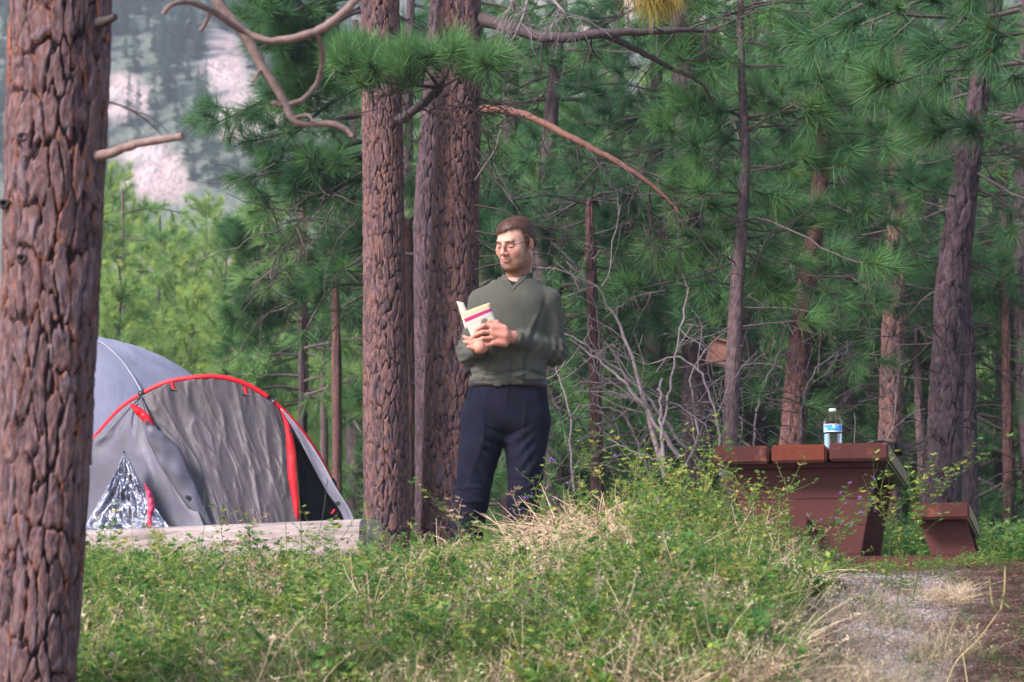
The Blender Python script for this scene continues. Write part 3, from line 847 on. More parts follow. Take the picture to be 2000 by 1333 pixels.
# limbs of the trunk behind the man
def limb(root, pts, r, m='twig', name='branch', k=9, n=26, c=.4, jit=.004):
    P = smooth_path(pts, n) + rng.normal(0, jit, (n, 3)) * np.linspace(0, 1, n)[:, None] ** .3
    T = Tubes(); T.tube(P, np.interp(np.linspace(0, 1, n), np.linspace(0, 1, len(r)), r) * (1 + rng.normal(0, .05, n)), k, True, c)
    T.build(name, M[m], root); return P
P = limb(t2, [at(925, 34, 16.9), at(1000, 55, 16.7), at(1080, 74, 16.6), at(1180, 66, 16.6), at(1300, 60, 16.7), at(1400, 62, 16.9)], [.042, .036, .030, .026, .018, .010], c=.35)
limb(t2, [at(1180, 68, 16.6), at(1240, 95, 16.7), at(1300, 128, 16.8), at(1370, 165, 16.9), at(1400, 215, 17.0)], [.02, .018, .014, .009, .005], c=.2)
P2 = limb(t2, [at(930, 212, 16.9), at(1010, 220, 16.6), at(1090, 255, 16.4), at(1180, 303, 16.2), at(1250, 345, 16.1), at(1300, 385, 16.1), at(1325, 415, 16.1)], [.024, .021, .019, .016, .012, .008, .004], m='branch_red', c=.8)
b2 = Pine(5)
for Q, k, rr0 in ((P, 22, .010), (P2, 20, .007)):
    for i in range(k):
        j = b2.r.integers(3, len(Q) - 1); b2.dead(Q[j], (b2.r.normal(0, .6), b2.r.normal(0, .5), b2.r.normal(-.5, .7)), b2.r.uniform(.25, .75), rr0 * .7, 4, .08, .22)
for i in range(16):
    z0 = b2.r.uniform(1.75, 3.4); pz = C2[-2] if z0 > 3 else None
    px = 935; y_ = 16.8; p = at(px, 0, y_); p[2] = z0
    b2.dead(p + np.array((-.02, 0, 0)), (1, b2.r.normal(0, .4), b2.r.normal(-.1, .4)), b2.r.uniform(.3, 1.0), .007, 5, .05, .2)
b2.build(t2)
# hanging pale dead spray in front of the upper limb
dd = Pine(9)
for i, (a, b) in enumerate((((1035, -20), (992, 98)), ((1080, 0), (1110, 48)), ((985, -10), (1005, 20)))):
    P_ = smooth_path([at(*a, 15.9), at((a[0] + b[0]) / 2 + 6, (a[1] + b[1]) / 2, 15.85), at(*b, 15.9)], 10)
    dd.twig(P_, .009, .005, .8, 6)
    for q in range(9): dd.dead(P_[dd.r.integers(2, 10)], (dd.r.normal(0, .9), dd.r.normal(0, .3), -.3), dd.r.uniform(.15, .3), .003, 3, .25, .2, .8)
rt = empty('dead_branch', at(1035, -20, 15.9), 'pale bare twiggy branch hanging in front of the dark upper limb', 'branch')
dd.build(rt, 'dead')
# green spray across both trunks
g1 = Pine(12)
P = limb(t1, [at(770, 240, 16.6), at(800, 222, 16.3), at(842, 190, 16.0), at(860, 172, 15.9)], [.030, .024, .022, .02], c=.2)
for pts in ([(860, 172), (800, 165), (740, 160), (690, 150), (655, 140)], [(860, 172), (900, 150), (950, 140), (1005, 140)], [(858, 172), (830, 135), (800, 110), (760, 105)],
            [(860, 170), (880, 130), (905, 100), (930, 95)]):
    Pb = smooth_path([at(a, b, 15.85 - .12 * i) for i, (a, b) in enumerate(pts)], 12)
    g1.twig(Pb, .011, .004, .2, 5)
for i in range(78):
    px = g1.r.uniform(655, 990); py = 128 + g1.r.normal(0, 20) - 14 * math.sin((px - 655) / 335 * 3.1); Y = g1.r.uniform(15.1, 15.9)
    p = at(px, py, Y); d = unit(np.array((g1.r.normal(0, .5) + (px - 850) / 300., -.55 + g1.r.normal(0, .3), .35 + g1.r.normal(0, .3))))
    g1.twig([p - d * .12 + np.array((0, .05, -.05)), p - d * .05, p], .004, .0035, .3, 3)
    g1.tuft(p, d, g1.r.uniform(.75, 1.0))
for i in range(26):
    p = at(g1.r.uniform(740, 960), g1.r.uniform(165, 215), 15.9); g1.dead(p, (g1.r.normal(0, 1), 0, -.3), g1.r.uniform(.15, .45), .004, 3, .1, .25)
g1.build(t1, tint=(.88, .12), sclmul=1.12)

# dark bushy boughs between hill view and the first trunk (a tree whose trunk stands behind trunk one)
def bough_tree(name, label, L, Y, m, seed, boughs, top=1.5, col=None, tint=(.4, .2), sc=1.0, tw='twig', **kw):
    root, C, W = tree(name, label, L, Y, m, seed, top=top, **kw)
    g = Pine(seed)
    Zs = np.array([c[2] for c in C]); Cs = np.array(C)
    for (z, dirx, diry, dz, Lb, n_sub) in boughs:
        p = np.array([np.interp(z, Zs, Cs[:, k]) for k in range(3)])
        g.branch(p, (dirx, diry, dz), Lb, r0=.012 + Lb * .006, sub=n_sub, sc=sc, tufts=1.0)
    return root, g, C
def zof(py, Y): return float(at(1000, py, Y)[2])
rr = np.random.default_rng(77)
def boughs_at(Y, pys, side, L, n, dens=8, dz=.0, spread=.35, r=rr):
    out = []
    for i in range(n):
        out.append((zof(r.uniform(*pys), Y), side * 1.0 if side else r.choice([-1, 1]), r.normal(0, spread) - .1, dz + r.normal(0, .15), r.uniform(*L), int(r.uniform(*L) * dens)))
    return out
root, g, _ = bough_tree('pine_tree', 'bushy dark pine with drooping boughs between the hill and the first trunk',
    [(735, 1030, 20), (738, 600, 20), (742, 200, 16)], 20.5, M['bark_dark'], 41,
    boughs_at(20.5, (-60, 160), -1, (.8, 1.3), 12, 12, -.02) + boughs_at(20.5, (150, 330), -1, (.6, 1.0), 8, 12, -.08) + boughs_at(20.5, (300, 560), -1, (.5, .85), 7, 10, -.2) + boughs_at(20.5, (0, 560), 1, (.3, .9), 9, 9, -.1), nt=40, dz=.04, top=2.5)
for i in range(46):
    p = at(rr.uniform(520, 720), rr.uniform(300, 640), 20.2 + rr.normal(0, .3)); g.dead(p, (rr.normal(-.3, .7), rr.normal(0, .4), rr.normal(-.4, .5)), rr.uniform(.3, .8), .006, 4, .06, .25)
g.build(root, tint=(.6, .22))
# mid-left darker young pine at (480-700, 380-720)
root, g, _ = bough_tree('pine_tree', 'blue-green pine standing behind the tent, left of the first reddish trunk',
    [(592, 850, 7), (594, 700, 7), (592, 380, 5)], 30, M['bark_red'], 43, boughs_at(30, (370, 700), -1, (.4, .95), 30, 14, .05) + boughs_at(30, (370, 700), 1, (.4, .8), 22, 14, .05), nt=20, dz=.08, top=.3, col=C_TUFTF)
g.build(root, col=C_TUFTF, tint=(.22, .15), sclmul=1.15)
for k, (L_, Y, mm, lab) in enumerate([
    ([(658, 980, 9), (658, 740, 9), (654, 560, 7), (650, 420, 4)], 27, 'bark_red', 'slender pink-brown pine just left of the first reddish trunk'),
    ([(634, 980, 7), (633, 780, 7), (630, 640, 5), (628, 520, 3)], 31, 'bark_young', 'thin grey pine between two slender pines behind the tent'),
    ([(590, 900, 7), (590, 740, 6), (588, 660, 5)], 29, 'bark_dark', 'thin dark pine trunk rising behind the red tent arch'),
    ([(241, 720, 5), (241, 600, 4), (240, 480, 3), (240, 400, 2)], 38, 'bark_young', 'thin young pine above the grey tent dome')]):
    root, g, _ = bough_tree('pine_tree', lab, L_, Y, M[mm], 50 + k, boughs_at(Y, (L_[-1][1], L_[-1][1] + 130), 0, (.4, .9), 12, 12, .2), nt=16, dz=.12, top=.2, tint=(.4, .2))
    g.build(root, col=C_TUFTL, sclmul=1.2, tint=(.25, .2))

# sunlit young pines in the gap on the left: whorled shoots with bright candles
def young_pine(x_px, top_py, Y, seed, label, w=1.0, tint=.5, group='young pines in the clearing behind the tent', col=None, cand=True, low=0.0):
    r = np.random.default_rng(seed); p = at(x_px, top_py, Y); x = p[0]; z0 = float(ground_z(x, Y)); H = max(1.5, p[2] - z0)
    root = empty('young_pine', (x, Y, z0), label, 'pine tree', group)
    n = 10; P = np.array([(x + r.normal(0, .02) * i / n, Y, z0 + H * i / n) for i in range(n + 1)])
    T = Tubes(); T.tube(P, np.linspace(.05 * H / 4, .012, n + 1), 7, True, .6); T.build('trunk', M['twig'], root)
    g = Pine(seed); cp, cd = [p], [np.array((0, 0, 1.0))]
    z = .12 * H + low * H
    while z < H * .97:
        f = z / H; Lb = (1 - f) ** .75 * H * .26 * w + .15
        nb = r.integers(4, 7); a0 = r.uniform(0, 6.28)
        for q in range(nb):
            a = a0 + q * 6.28 / nb + r.normal(0, .2); d = np.array((math.cos(a), math.sin(a), .35 + .5 * f))
            L = Lb * r.uniform(.7, 1.15); m = max(3, int(L / .16)); Q = [np.array((x, Y, z0 + z))]; dd_ = unit(d)
            for k in range(m):
                dd_ = unit(dd_ + r.normal(0, .08, 3) + np.array((0, 0, .10))); Q.append(Q[-1] + dd_ * L / m)
            g.twig(Q, .008, .004, .4, 3)
            for k in range(max(1, m // 4), m + 1):
                g.tuft(Q[k], dd_, r.uniform(.8, 1.15))
                if r.random() < .75:
                    e = unit(dd_ + r.normal(0, .8, 3)); ee = Q[k] + e * r.uniform(.1, .3); g.tuft(ee, e, r.uniform(.7, 1.05))
                    if cand and r.random() < .3: cp.append(ee + e * .05); cd.append(e)
            if cand and r.random() < .8: cp.append(Q[-1] + dd_ * .06); cd.append(unit(dd_ + np.array((0, 0, .8))))
        z += r.uniform(.22, .36)
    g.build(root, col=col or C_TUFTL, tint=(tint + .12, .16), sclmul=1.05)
    if cand and len(cp): scatter('candles', cp, dir_euler(np.array(cd)), r.uniform(1.0, 1.7, len(cp)), r.random(len(cp)), C_CAND, root)['kind'] = 'stuff'
    return root
YPL = ['spindly young pine whose tip stands just right of the near trunk', 'young pine under the sawn branch stub with bright candles', 'pale young pine behind the pine under the branch stub',
 'round-topped young pine above the middle of the tent dome', 'far young pine between the hill view and the dark boughs', 'young pine with yellow-green tips below the dark hanging boughs', 'low young pine right above the top of the red tent arch',
 'young pine left of the blue-green pine', 'young pine partly behind the blue-green pine', 'young pine half hidden by the thick near trunk', 'farthest young pine under the lowest dark boughs', 'short light pine just above the right shoulder of the tent arch',
 'wide far pine low behind the tent dome', 'young pine behind the slender pink-brown trunk', 'young pine filling the gap left of the first reddish trunk', 'short near pine over the left end of the tent dome']
YP = [(215, 330, 41, 1.0, .45), (312, 425, 40, 1.1, .5), (262, 400, 46, 1.0, .4), (345, 500, 37, 1.2, .5), (405, 400, 49, 1.1, .35), (440, 440, 44, 1.1, .5), (375, 560, 34, 1.1, .6),
      (480, 500, 47, 1.2, .55), (520, 560, 40, 1.2, .5), (180, 420, 36, 1.1, .4), (560, 470, 53, 1.2, .45), (440, 600, 33, 1.0, .6), (290, 560, 52, 1.2, .3), (620, 600, 50, 1.1, .55), (690, 520, 46, 1.1, .5), (235, 520, 33, 1.0, .45)]
for i, (a, b, Y, w, t) in enumerate(YP):
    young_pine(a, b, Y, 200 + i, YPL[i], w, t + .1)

# ------------------------------------------------------------------ the wood on the right
# thin young pine in front (the grey stem left of the table)
def tufty(root_name, label, L, Y, m, seed, spec, top=1.5, tint=(.5, .18), col=None, mt='twig', deadn=0, sc=1.0, **kw):
    root, C, W = tree(root_name, label, L, Y, M[m], seed, top=top, **kw)
    g = Pine(seed); Cs = np.array(C)
    for (py, dx, dy, dz, Lb, ns, tf) in spec:
        z = zof(py, Y); p = np.array([np.interp(z, Cs[:, 2], Cs[:, k]) for k in range(3)])
        g.branch(p, (dx, dy, dz + g.r.normal(0, .28)), Lb, r0=.004 + Lb * .005, sub=ns, sc=sc, tufts=tf, bare=.25, up=.35, wig=.13)
    for i in range(deadn):
        z = zof(g.r.uniform(150, 950), Y); p = np.array([np.interp(z, Cs[:, 2], Cs[:, k]) for k in range(3)])
        g.dead(p, (g.r.choice([-1, 1]), g.r.normal(0, .6), g.r.normal(0, .35)), g.r.uniform(.3, 1.0), .006, 4, .03, .18)
    g.build(root, mt, tint=tint, col=col)
    return root, g, C
r5 = np.random.default_rng(500)
spec = []
for py in np.arange(-60, 560, 27):
    for s in (-1, 1):
        spec.append((py + r5.normal(0, 22), s, r5.normal(-.35, .5), r5.uniform(-.1, .35), r5.uniform(.3, .75 + .3 * (s > 0)), int(r5.integers(3, 7)), .95))
for py in (600, 640, 700, 760): spec.append((py, r5.choice([-1, 1]), -.2, .1, .5, 4, .15))
tufty('young_pine', 'thin grey-stemmed young pine rising behind the left end of the picnic table',
    [(1425, 880, 15), (1437, 600, 14), (1448, 450, 11), (1455, 300, 9), (1447, 100, 7), (1446, 0, 6)], 17.3, 'bark_young', 61, spec, tint=(.75, .22), deadn=22, nt=48, dz=.02, depth=.004, cell=(.03, .03), cat='pine tree')
spec = []
for py in np.arange(-60, 640, 30):
    spec.append((py, r5.choice([-1, 1]), r5.normal(-.3, .5), r5.uniform(-.2, .3), r5.uniform(.5, 1.1), int(r5.integers(4, 8)), .9))
tufty('pine_tree', 'leaning pine behind the table, between the thin stem and the thick trunk',
    [(1548, 880, 24), (1558, 720, 22), (1572, 590, 18), (1600, 380, 15), (1612, 180, 12), (1616, 0, 10)], 19.5, 'bark_red', 62, spec, tint=(.6, .25), deadn=26, nt=48, dz=.03)
spec = [(py, r5.choice([-1, 1]), r5.normal(-.2, .5), r5.uniform(-.3, .3), r5.uniform(.6, 1.2), int(r5.integers(4, 8)), .9) for py in np.arange(-60, 560, 34)]
tufty('pine_tree', 'brown pine trunk standing behind the black bag on the table',
    [(1738, 900, 23), (1742, 740, 22), (1748, 560, 20), (1758, 300, 16), (1765, 0, 12)], 21.5, 'bark_pine', 63, spec, tint=(.45, .25), deadn=24, nt=48, dz=.03)
spec = [(py, r5.choice([-1, 1]), r5.normal(-.2, .5), r5.uniform(-.3, .2), r5.uniform(.6, 1.3), int(r5.integers(4, 8)), .8) for py in np.arange(-60, 420, 30)]
tufty('pine_tree', 'thick dark rough pine leaning right, above the picnic bench',
    [(1842, 1000, 34), (1848, 800, 33), (1860, 560, 30), (1882, 380, 25), (1912, 180, 19), (1935, 40, 16)], 19.0, 'bark_dark', 64, spec, tint=(.45, .25), deadn=44, nt=80, dz=.02, depth=.015)
tufty('pine_tree', 'thin dark trunk immediately right of the thick leaning pine', [(1897, 980, 12), (1893, 700, 11), (1885, 560, 9), (1880, 440, 7)], 20.5, 'bark_dark', 65,
    [(440 + i * 22, r5.choice([-1, 1]), -.2, .1, .6, 5, .5) for i in range(6)], deadn=20, top=.15, nt=30, dz=.04)
tufty('pine_tree', 'slim pinkish trunk at the right edge of the wood', [(1970, 1010, 10), (1968, 780, 10), (1965, 600, 8), (1960, 350, 6)], 24, 'bark_red', 66,
    [(300 + i * 26, r5.choice([-1, 1]), -.2, .1, .9, 8, .8) for i in range(12)], deadn=20, top=.15, nt=24, dz=.05, tint=(.25, .15))
tufty('pine_tree', 'slim pale trunk in the gap left of the thick leaning pine', [(1803, 960, 8), (1795, 780, 8), (1788, 620, 6)], 25, 'bark_young', 67,
    [(500 + i * 26, r5.choice([-1, 1]), -.2, .1, .8, 6, .8) for i in range(8)], deadn=16, top=.15, nt=24, dz=.05, tint=(.3, .15))
spec = [(py, r5.choice([-1, 1]), r5.normal(-.2, .5), r5.uniform(-.3, .2), r5.uniform(.8, 1.5), int(r5.integers(7, 12)), .8) for py in np.arange(-60, 560, 24)]
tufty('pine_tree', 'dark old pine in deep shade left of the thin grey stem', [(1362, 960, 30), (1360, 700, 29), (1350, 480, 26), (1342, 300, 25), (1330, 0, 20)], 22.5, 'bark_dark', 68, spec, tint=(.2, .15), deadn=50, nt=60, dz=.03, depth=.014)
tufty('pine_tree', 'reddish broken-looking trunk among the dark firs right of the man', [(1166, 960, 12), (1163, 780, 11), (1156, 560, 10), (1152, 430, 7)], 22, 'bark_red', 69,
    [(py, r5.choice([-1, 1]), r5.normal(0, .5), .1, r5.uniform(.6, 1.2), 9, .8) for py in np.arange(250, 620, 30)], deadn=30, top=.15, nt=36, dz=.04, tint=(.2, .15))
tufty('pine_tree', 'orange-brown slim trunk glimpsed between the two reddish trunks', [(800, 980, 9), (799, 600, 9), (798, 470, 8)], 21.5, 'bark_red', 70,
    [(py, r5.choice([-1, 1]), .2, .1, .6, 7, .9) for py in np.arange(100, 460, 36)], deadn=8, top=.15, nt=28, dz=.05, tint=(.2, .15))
# near overhanging boughs, top right, and the dead yellow bunch
over = Pine(81)
for (a, b, Y0, dx, dy, dz, L, ns) in ((1900, -40, 13.0, -1, -.1, -.20, .75, 7), (1990, 20, 12.6, -1, .1, -.15, .9, 8), (2040, 120, 12.8, -1, .15, -.05, .75, 6), (1830, -60, 13.4, -.9, 0, -.3, .75, 6),
                                      (2060, 230, 13.2, -1, .2, .0, .6, 6), (1960, -60, 12.3, -.5, 0, -.5, .5, 6), (2060, 60, 12.2, -1, 0, -.1, .5, 6), (1720, -60, 13.8, -.6, 0, -.45, .5, 5)):
    over.branch(at(a, b, Y0), (dx, dy, dz), L, r0=.012, sub=ns, sc=1.0, droop=.05, up=.1, bare=.15, subL=.42)
rt = empty('pine_bough', at(2060, -100, 13.0), 'big dark green needle bough reaching in from the upper right corner', 'branch')
over.build(rt, tint=(.55, .18), sclmul=1.05)
yl = Pine(83)
for i in range(9):
    p = at(1250 + 9 * i + yl.r.normal(0, 5), -22 + yl.r.normal(0, 9), 13.0); yl.tuft(p, np.array((yl.r.normal(0, .25), yl.r.normal(0, .2), -1.0)), yl.r.uniform(.9, 1.1)); yl.twig([p + np.array((0, 0, .3)), p], .003, .002, .7)
rt = empty('dead_needle_bunch', at(1285, -60, 13.0), 'bunch of yellow-brown dying needles hanging at the top edge', 'branch')
yl.build(rt, 'branch_red', col=C_TUFTY, tint=(.5, .2))
# blurred bare branch hanging in front, upper left
YB = 8.6
rt = empty('dead_branch', at(425, -30, YB), 'bare curving brown branch hanging down in front of the hill view', 'branch')
limb(rt, [at(410, -40, YB), at(432, 15, YB), at(478, 68, YB), at(512, 130, YB), at(548, 185, YB), at(572, 232, YB), at(598, 243, YB), at(640, 242, YB), at(670, 250, YB), at(688, 266, YB)], [.017, .0165, .015, .0145, .012, .012, .0105, .0105, .009, .006], m='branch_tan', k=12, n=40, jit=.001, c=.35)
limb(rt, [at(318, 28, YB - .3), at(335, 10, YB - .3), at(370, 5, YB - .25), at(410, 20, YB - .2), at(470, 58, YB - .1), at(530, 80, YB - .1), at(600, 68, YB - .1), at(650, 42, YB - .1), at(700, -5, YB - .1), at(730, -40, YB - .1)], [.006, .007, .008, .009, .009, .010, .012, .013, .013, .013], m='branch_tan', k=10, n=44, jit=.001, c=.5, name='side_branch')
limb(rt, [at(618, 62, YB - .1), at(630, 110, YB - .05), at(620, 160, YB), at(590, 195, YB), at(548, 207, YB)], [.007, .008, .007, .007, .006], m='branch_tan', k=9, n=22, jit=.0008, c=.5, name='side_branch')
limb(rt, [at(412, 22, YB - .2), at(402, 45, YB - .2), at(390, 62, YB - .2)], [.007, .006, .006], m='branch_tan', k=8, n=8, jit=.0005, c=.3, name='side_branch')
limb(rt, [at(510, 135, YB), at(497, 155, YB - .05), at(492, 168, YB - .05)], [.006, .004, .002], m='branch_tan', k=8, n=8, jit=.0005, c=.3, name='side_branch')
limb(rt, [at(572, 232, YB), at(600, 225, YB - .03), at(612, 238, YB - .05)], [.006, .005, .003], m='branch_tan', k=8, n=8, jit=.0005, c=.3, name='side_branch')
limb(rt, [at(549, 206, YB), at(535, 202, YB), at(530, 203, YB)], [.007, .009, .004], m='branch_tan', k=8, n=8, jit=.0005, c=.1, name='cone')

# dead leafless shrub right of the man
ds = Pine(91)
YD = 17.2
def deadstem(pts, Y, r0, r1, c, sub=5, subL=.35):
    P_ = smooth_path([at(a, b, Y + k * .08) for k, (a, b) in enumerate(pts)], 22) + ds.r.normal(0, .006, (22, 3))
    ds.tw.tube(P_, np.linspace(r0, r1, 22), 7, False, c)
    for q in range(sub):
        j = ds.r.integers(5, 21); ds.dead(P_[j], unit(P_[min(j + 1, 21)] - P_[j - 1]) + ds.r.normal(0, .7, 3), ds.r.uniform(.15, subL * 1.6), .004, 3, .02, .2, c)
deadstem([(1300, 930), (1262, 800), (1230, 690), (1180, 580), (1105, 510)], YD, .017, .004, .85, 8)
deadstem([(1330, 900), (1255, 790), (1190, 720), (1110, 660)], YD - .1, .015, .004, .8, 7)
deadstem([(1340, 880), (1260, 770), (1180, 700), (1105, 650)], YD + .2, .011, .004, .9, 6)
deadstem([(1290, 900), (1300, 800), (1320, 700), (1345, 560)], YD - .2, .010, .004, .95, 6)
deadstem([(1296, 900), (1290, 800), (1291, 740)], YD - .3, .011, .007, .95, 0)
deadstem([(1320, 930), (1360, 860), (1350, 730), (1420, 650), (1500, 640)], YD + .1, .010, .003, .7, 7)
deadstem([(1410, 930), (1400, 830), (1375, 740), (1330, 700), (1290, 705)], YD - .2, .009, .004, .8, 6)
deadstem([(1270, 940), (1240, 850), (1200, 800), (1120, 790)], YD + .3, .008, .003, .6, 6)
deadstem([(1470, 880), (1480, 790), (1520, 700), (1600, 650)], YD + .3, .008, .003, .7, 6)
deadstem([(1500, 900), (1440, 850), (1400, 790), (1300, 800), (1240, 860)], YD + .4, .008, .003, .6, 6)
deadstem([(1290, 900), (1230, 880), (1160, 850), (1100, 870)], YD, .006, .003, .6, 5)
deadstem([(1120, 960), (1110, 800), (1080, 700), (1085, 600)], YD + .8, .008, .003, .5, 5)
deadstem([(1560, 860), (1575, 760), (1620, 700), (1660, 690)], YD + .9, .007, .003, .6, 5)
for i in range(48):
    p = at(ds.r.uniform(1100, 1700), ds.r.uniform(560, 900), YD + ds.r.uniform(0, 1.5)); ds.dead(p, ds.r.normal(size=3) * np.array((1, .5, 1)), ds.r.uniform(.2, .8), .004, 3, .02, .2)
rt = empty('dead_shrub', (at(1300, 930, YD)[0], YD, float(ground_z(at(1300, 930, YD)[0], YD))), 'tangled leafless grey shrub between the man and the picnic table', 'shrub')
ds.build(rt, 'dead', tw_name='bare_stems')

# backdrop trees: dark pines and firs closing the view on the right, lighter ones behind
def back_pine(px, Y, seed, top_py, label, tint, w=1.0, sc=1.0, trunk_m='bark_dark'):
    r = np.random.default_rng(seed); p = at(px, 700, Y); x = p[0]; z0 = float(ground_z(x, Y)); H = zof(top_py, Y) - z0
    root = empty('pine_tree', (x, Y, z0), label, 'pine tree', 'pines closing the wood')
    C = [np.array((x + r.normal(0, .04), Y, z0 - .1)), np.array((x + r.normal(0, .1), Y, z0 + H * .5)), np.array((x, Y, z0 + H))]
    trunk('trunk', C, [.11, .08, .03], M[trunk_m], root, nt=22, dz=.1, seed=seed)
    g = Pine(seed); z = .06 * H
    while z < H:
        for q in range(r.integers(1, 4)):
            a = r.uniform(0, 6.28); L = (1.4 * (1 - .45 * z / H)) * w * r.uniform(.6, 1.1)
            if z < .2 * H and r.random() < .45: g.dead((x, Y, z0 + z), (math.cos(a), math.sin(a), 0), L * .8, .01, 4, .03, .2); continue
            g.branch((x, Y, z0 + z), (math.cos(a), math.sin(a), r.uniform(-.2, .3)), L, r0=.02, sub=int(L * 11), sc=1.1 * sc, bare=.15, subL=.45)
        z += r.uniform(.17, .30)
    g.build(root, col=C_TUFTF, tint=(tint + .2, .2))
BPL = ['dark pine directly behind the man and his head', 'dark pine right of the man behind the reddish branch', 'dark pine behind the tip of the long reddish branch', 'dark pine behind the tangled dead shrub',
 'dark pine left of the thin grey-stemmed pine', 'dark pine right of the thin grey-stemmed pine', 'dark pine behind the leaning red-brown trunk', 'dark pine seen above the water bottle', 'dark pine left of the brown trunk behind the bag',
 'dark pine between the bag and the thick leaning pine', 'dark pine crossing behind the thick leaning pine', 'dark pine between the thick leaning pine and the right edge', 'dark pine cut by the right edge of the picture',
 'dark pine filling the gap right of the thickest trunk', 'dark pine behind the gap between the two reddish trunks', 'dark pine left of the first reddish trunk, behind the boughs']
BP = [(1010, 26, -20, .30), (1100, 24.5, -30, .2), (1215, 27, -20, .3), (1290, 25, -30, .15), (1400, 28, -30, .35), (1480, 25.5, -30, .25), (1560, 30, -30, .4), (1640, 26, -30, .25), (1710, 29, -30, .35),
      (1800, 27, -30, .25), (1880, 25, -30, .2), (1950, 28, -30, .3), (2020, 24, -30, .2), (930, 30, -20, .35), (800, 28, -20, .3), (690, 33, 40, .3)]
for i, (a, Y, tp, t) in enumerate(BP):
    back_pine(a, Y, 300 + i, tp, BPL[i], t)
# lighter clearing trees further off and leafy undergrowth
YPL2 = ['pale pine glowing through the wood beside the man\'s head', 'pale pine seen under the reddish branch', 'pale pine behind the top of the dead shrub', 'pale pine glimpsed left of the grey-stemmed pine', 'pale pine glimpsed behind the leaning red-brown trunk',
 'pale pine showing above the water bottle', 'pale pine showing above the black bag', 'pale pine in the gap beside the thick leaning pine', 'pale pine at the far right of the wood', 'pale pine behind the thickest reddish trunk', 'pale pine behind the first reddish trunk',
 'low pale pine just right of the man\'s shoulder', 'low pale pine behind the stems of the dead shrub', 'low pale pine right behind the bottle', 'low pale pine above the picnic bench', 'low pale pine near the slim pinkish trunk']
YP2 = [(1050, 44, 150, .5), (1180, 48, 120, .6), (1300, 42, 100, .5), (1430, 46, 60, .5), (1550, 50, 100, .6), (1680, 44, 60, .5), (1790, 48, 100, .55), (1900, 43, 60, .5), (2000, 47, 80, .5), (870, 46, 150, .5), (760, 42, 200, .5), (1120, 38, 420, .6), (1240, 37, 500, .6), (1620, 37, 450, .6), (1850, 36, 500, .6), (1960, 35, 560, .55)]
for i, (a, Y, tp, t) in enumerate(YP2):
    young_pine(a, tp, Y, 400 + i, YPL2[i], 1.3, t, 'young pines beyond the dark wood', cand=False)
r = np.random.default_rng(15)
n = 520; Yb = r.uniform(20.5, 64, n) ** 1.0; pxb = r.uniform(-100, 2100, n); X = (pxb - 1000) / F * Yb
s = r.uniform(.5, 1.3, n) * (.5 + Yb / 50)
ok = (Yb > 30) | (pxb > 780)
pts = np.stack([X, Yb, ground_z(X, Yb)], -1)[ok]
o = scatter("undergrowth", pts, np.stack([np.zeros(ok.sum()), np.zeros(ok.sum()), r.uniform(0, 6.28, ok.sum())], -1), s[ok] * .8, np.clip(r.normal(.35, .25, ok.sum()), 0, 1), C_BUSH, seed=5)
tag(o, "leafy green undergrowth on the forest floor", "undergrowth", kind='stuff')
n = 420; Yb = r.uniform(50, 300, n); pxb = r.uniform(-200, 2200, n); X = (pxb - 1000) / F * Yb
s = r.uniform(4, 8, n) * (Yb / 200 + .45)
o = scatter("valley_woods", np.stack([X, Yb, ground_z(X, Yb)], -1), np.stack([np.zeros(n), np.zeros(n), r.uniform(0, 6.28, n)], -1), s, r.random(n), C_CON, seed=6)
tag(o, "distant woods on the valley floor", "forest", kind='stuff')
# ------------------------------------------------------------------ weathered log
def wood_mat(name, lo, hi, sc=(2, 2, 30), rot=0.0, rough=.8, spec=.3):
    def f(nt, b):
        tc = nt.nodes.new("ShaderNodeTexCoord"); vr = nt.nodes.new("ShaderNodeVectorRotate"); vr.rotation_type = 'Z_AXIS'; vr.inputs["Angle"].default_value = -rot
        nt.links.new(tc.outputs["Object"], vr.inputs["Vector"]); mp = nt.nodes.new("ShaderNodeMapping"); mp.inputs["Scale"].default_value = sc; nt.links.new(vr.outputs[0], mp.inputs["Vector"])
        v = mp.outputs[0]; n = noise(nt, 6, 6, .65, v, .3); n2 = noise(nt, 2.2, 4, .6, objco(nt, (1, 1, 1)))
        r = ramp(nt, n.outputs[0], [(.30, tuple(c * .35 for c in lo)), (.42, lo), (.68, hi)])
        s = ramp(nt, n2.outputs[0], [(.3, (.75, .72, .72)), (.7, (1.15, 1.15, 1.15))])
        nt.links.new(mixc(nt, 1, r.outputs[0], s.outputs[0], 'MULTIPLY'), b.inputs["Base Color"])
        b.inputs["Roughness"].default_value = rough; b.inputs["Specular IOR Level"].default_value = spec
        bump(nt, b, n.outputs[0], .9, .008)
    return mat(name, f)
M['log'] = wood_mat("weathered_log", (.21, .17, .16), (.38, .315, .30), (.5, 9, 9), rot=math.atan2(at(60, 1078, 14.6)[1] - 13.5, at(60, 1078, 14.6)[0] - at(747, 1052, 13.5)[0]))
M['logend'] = wood_mat("log_end", (.40, .33, .28), (.60, .52, .46), (3, 3, 3))
A0, B0 = at(724, 1053, 13.5), at(60, 1078, 14.6)
ax = unit(B0 - A0); Llog = np.linalg.norm(B0 - A0)
nL, nA = 260, 56
s_ = np.linspace(0, Llog, nL); a_ = np.arange(nA) * 2 * np.pi / nA
S, AA = np.meshgrid(s_, a_, indexing='ij')
up = np.array((0, 0, 1.0)); sd_ = unit(np.cross(up, ax)); up2 = np.cross(ax, sd_)
rad = .088 * (1 + .05 * (fbm(S * .8, np.cos(AA), np.sin(AA), 3) - .5)) / (np.abs(np.cos(AA)) ** 5 + np.abs(np.sin(AA)) ** 5) ** (1 / 5) * 1.0
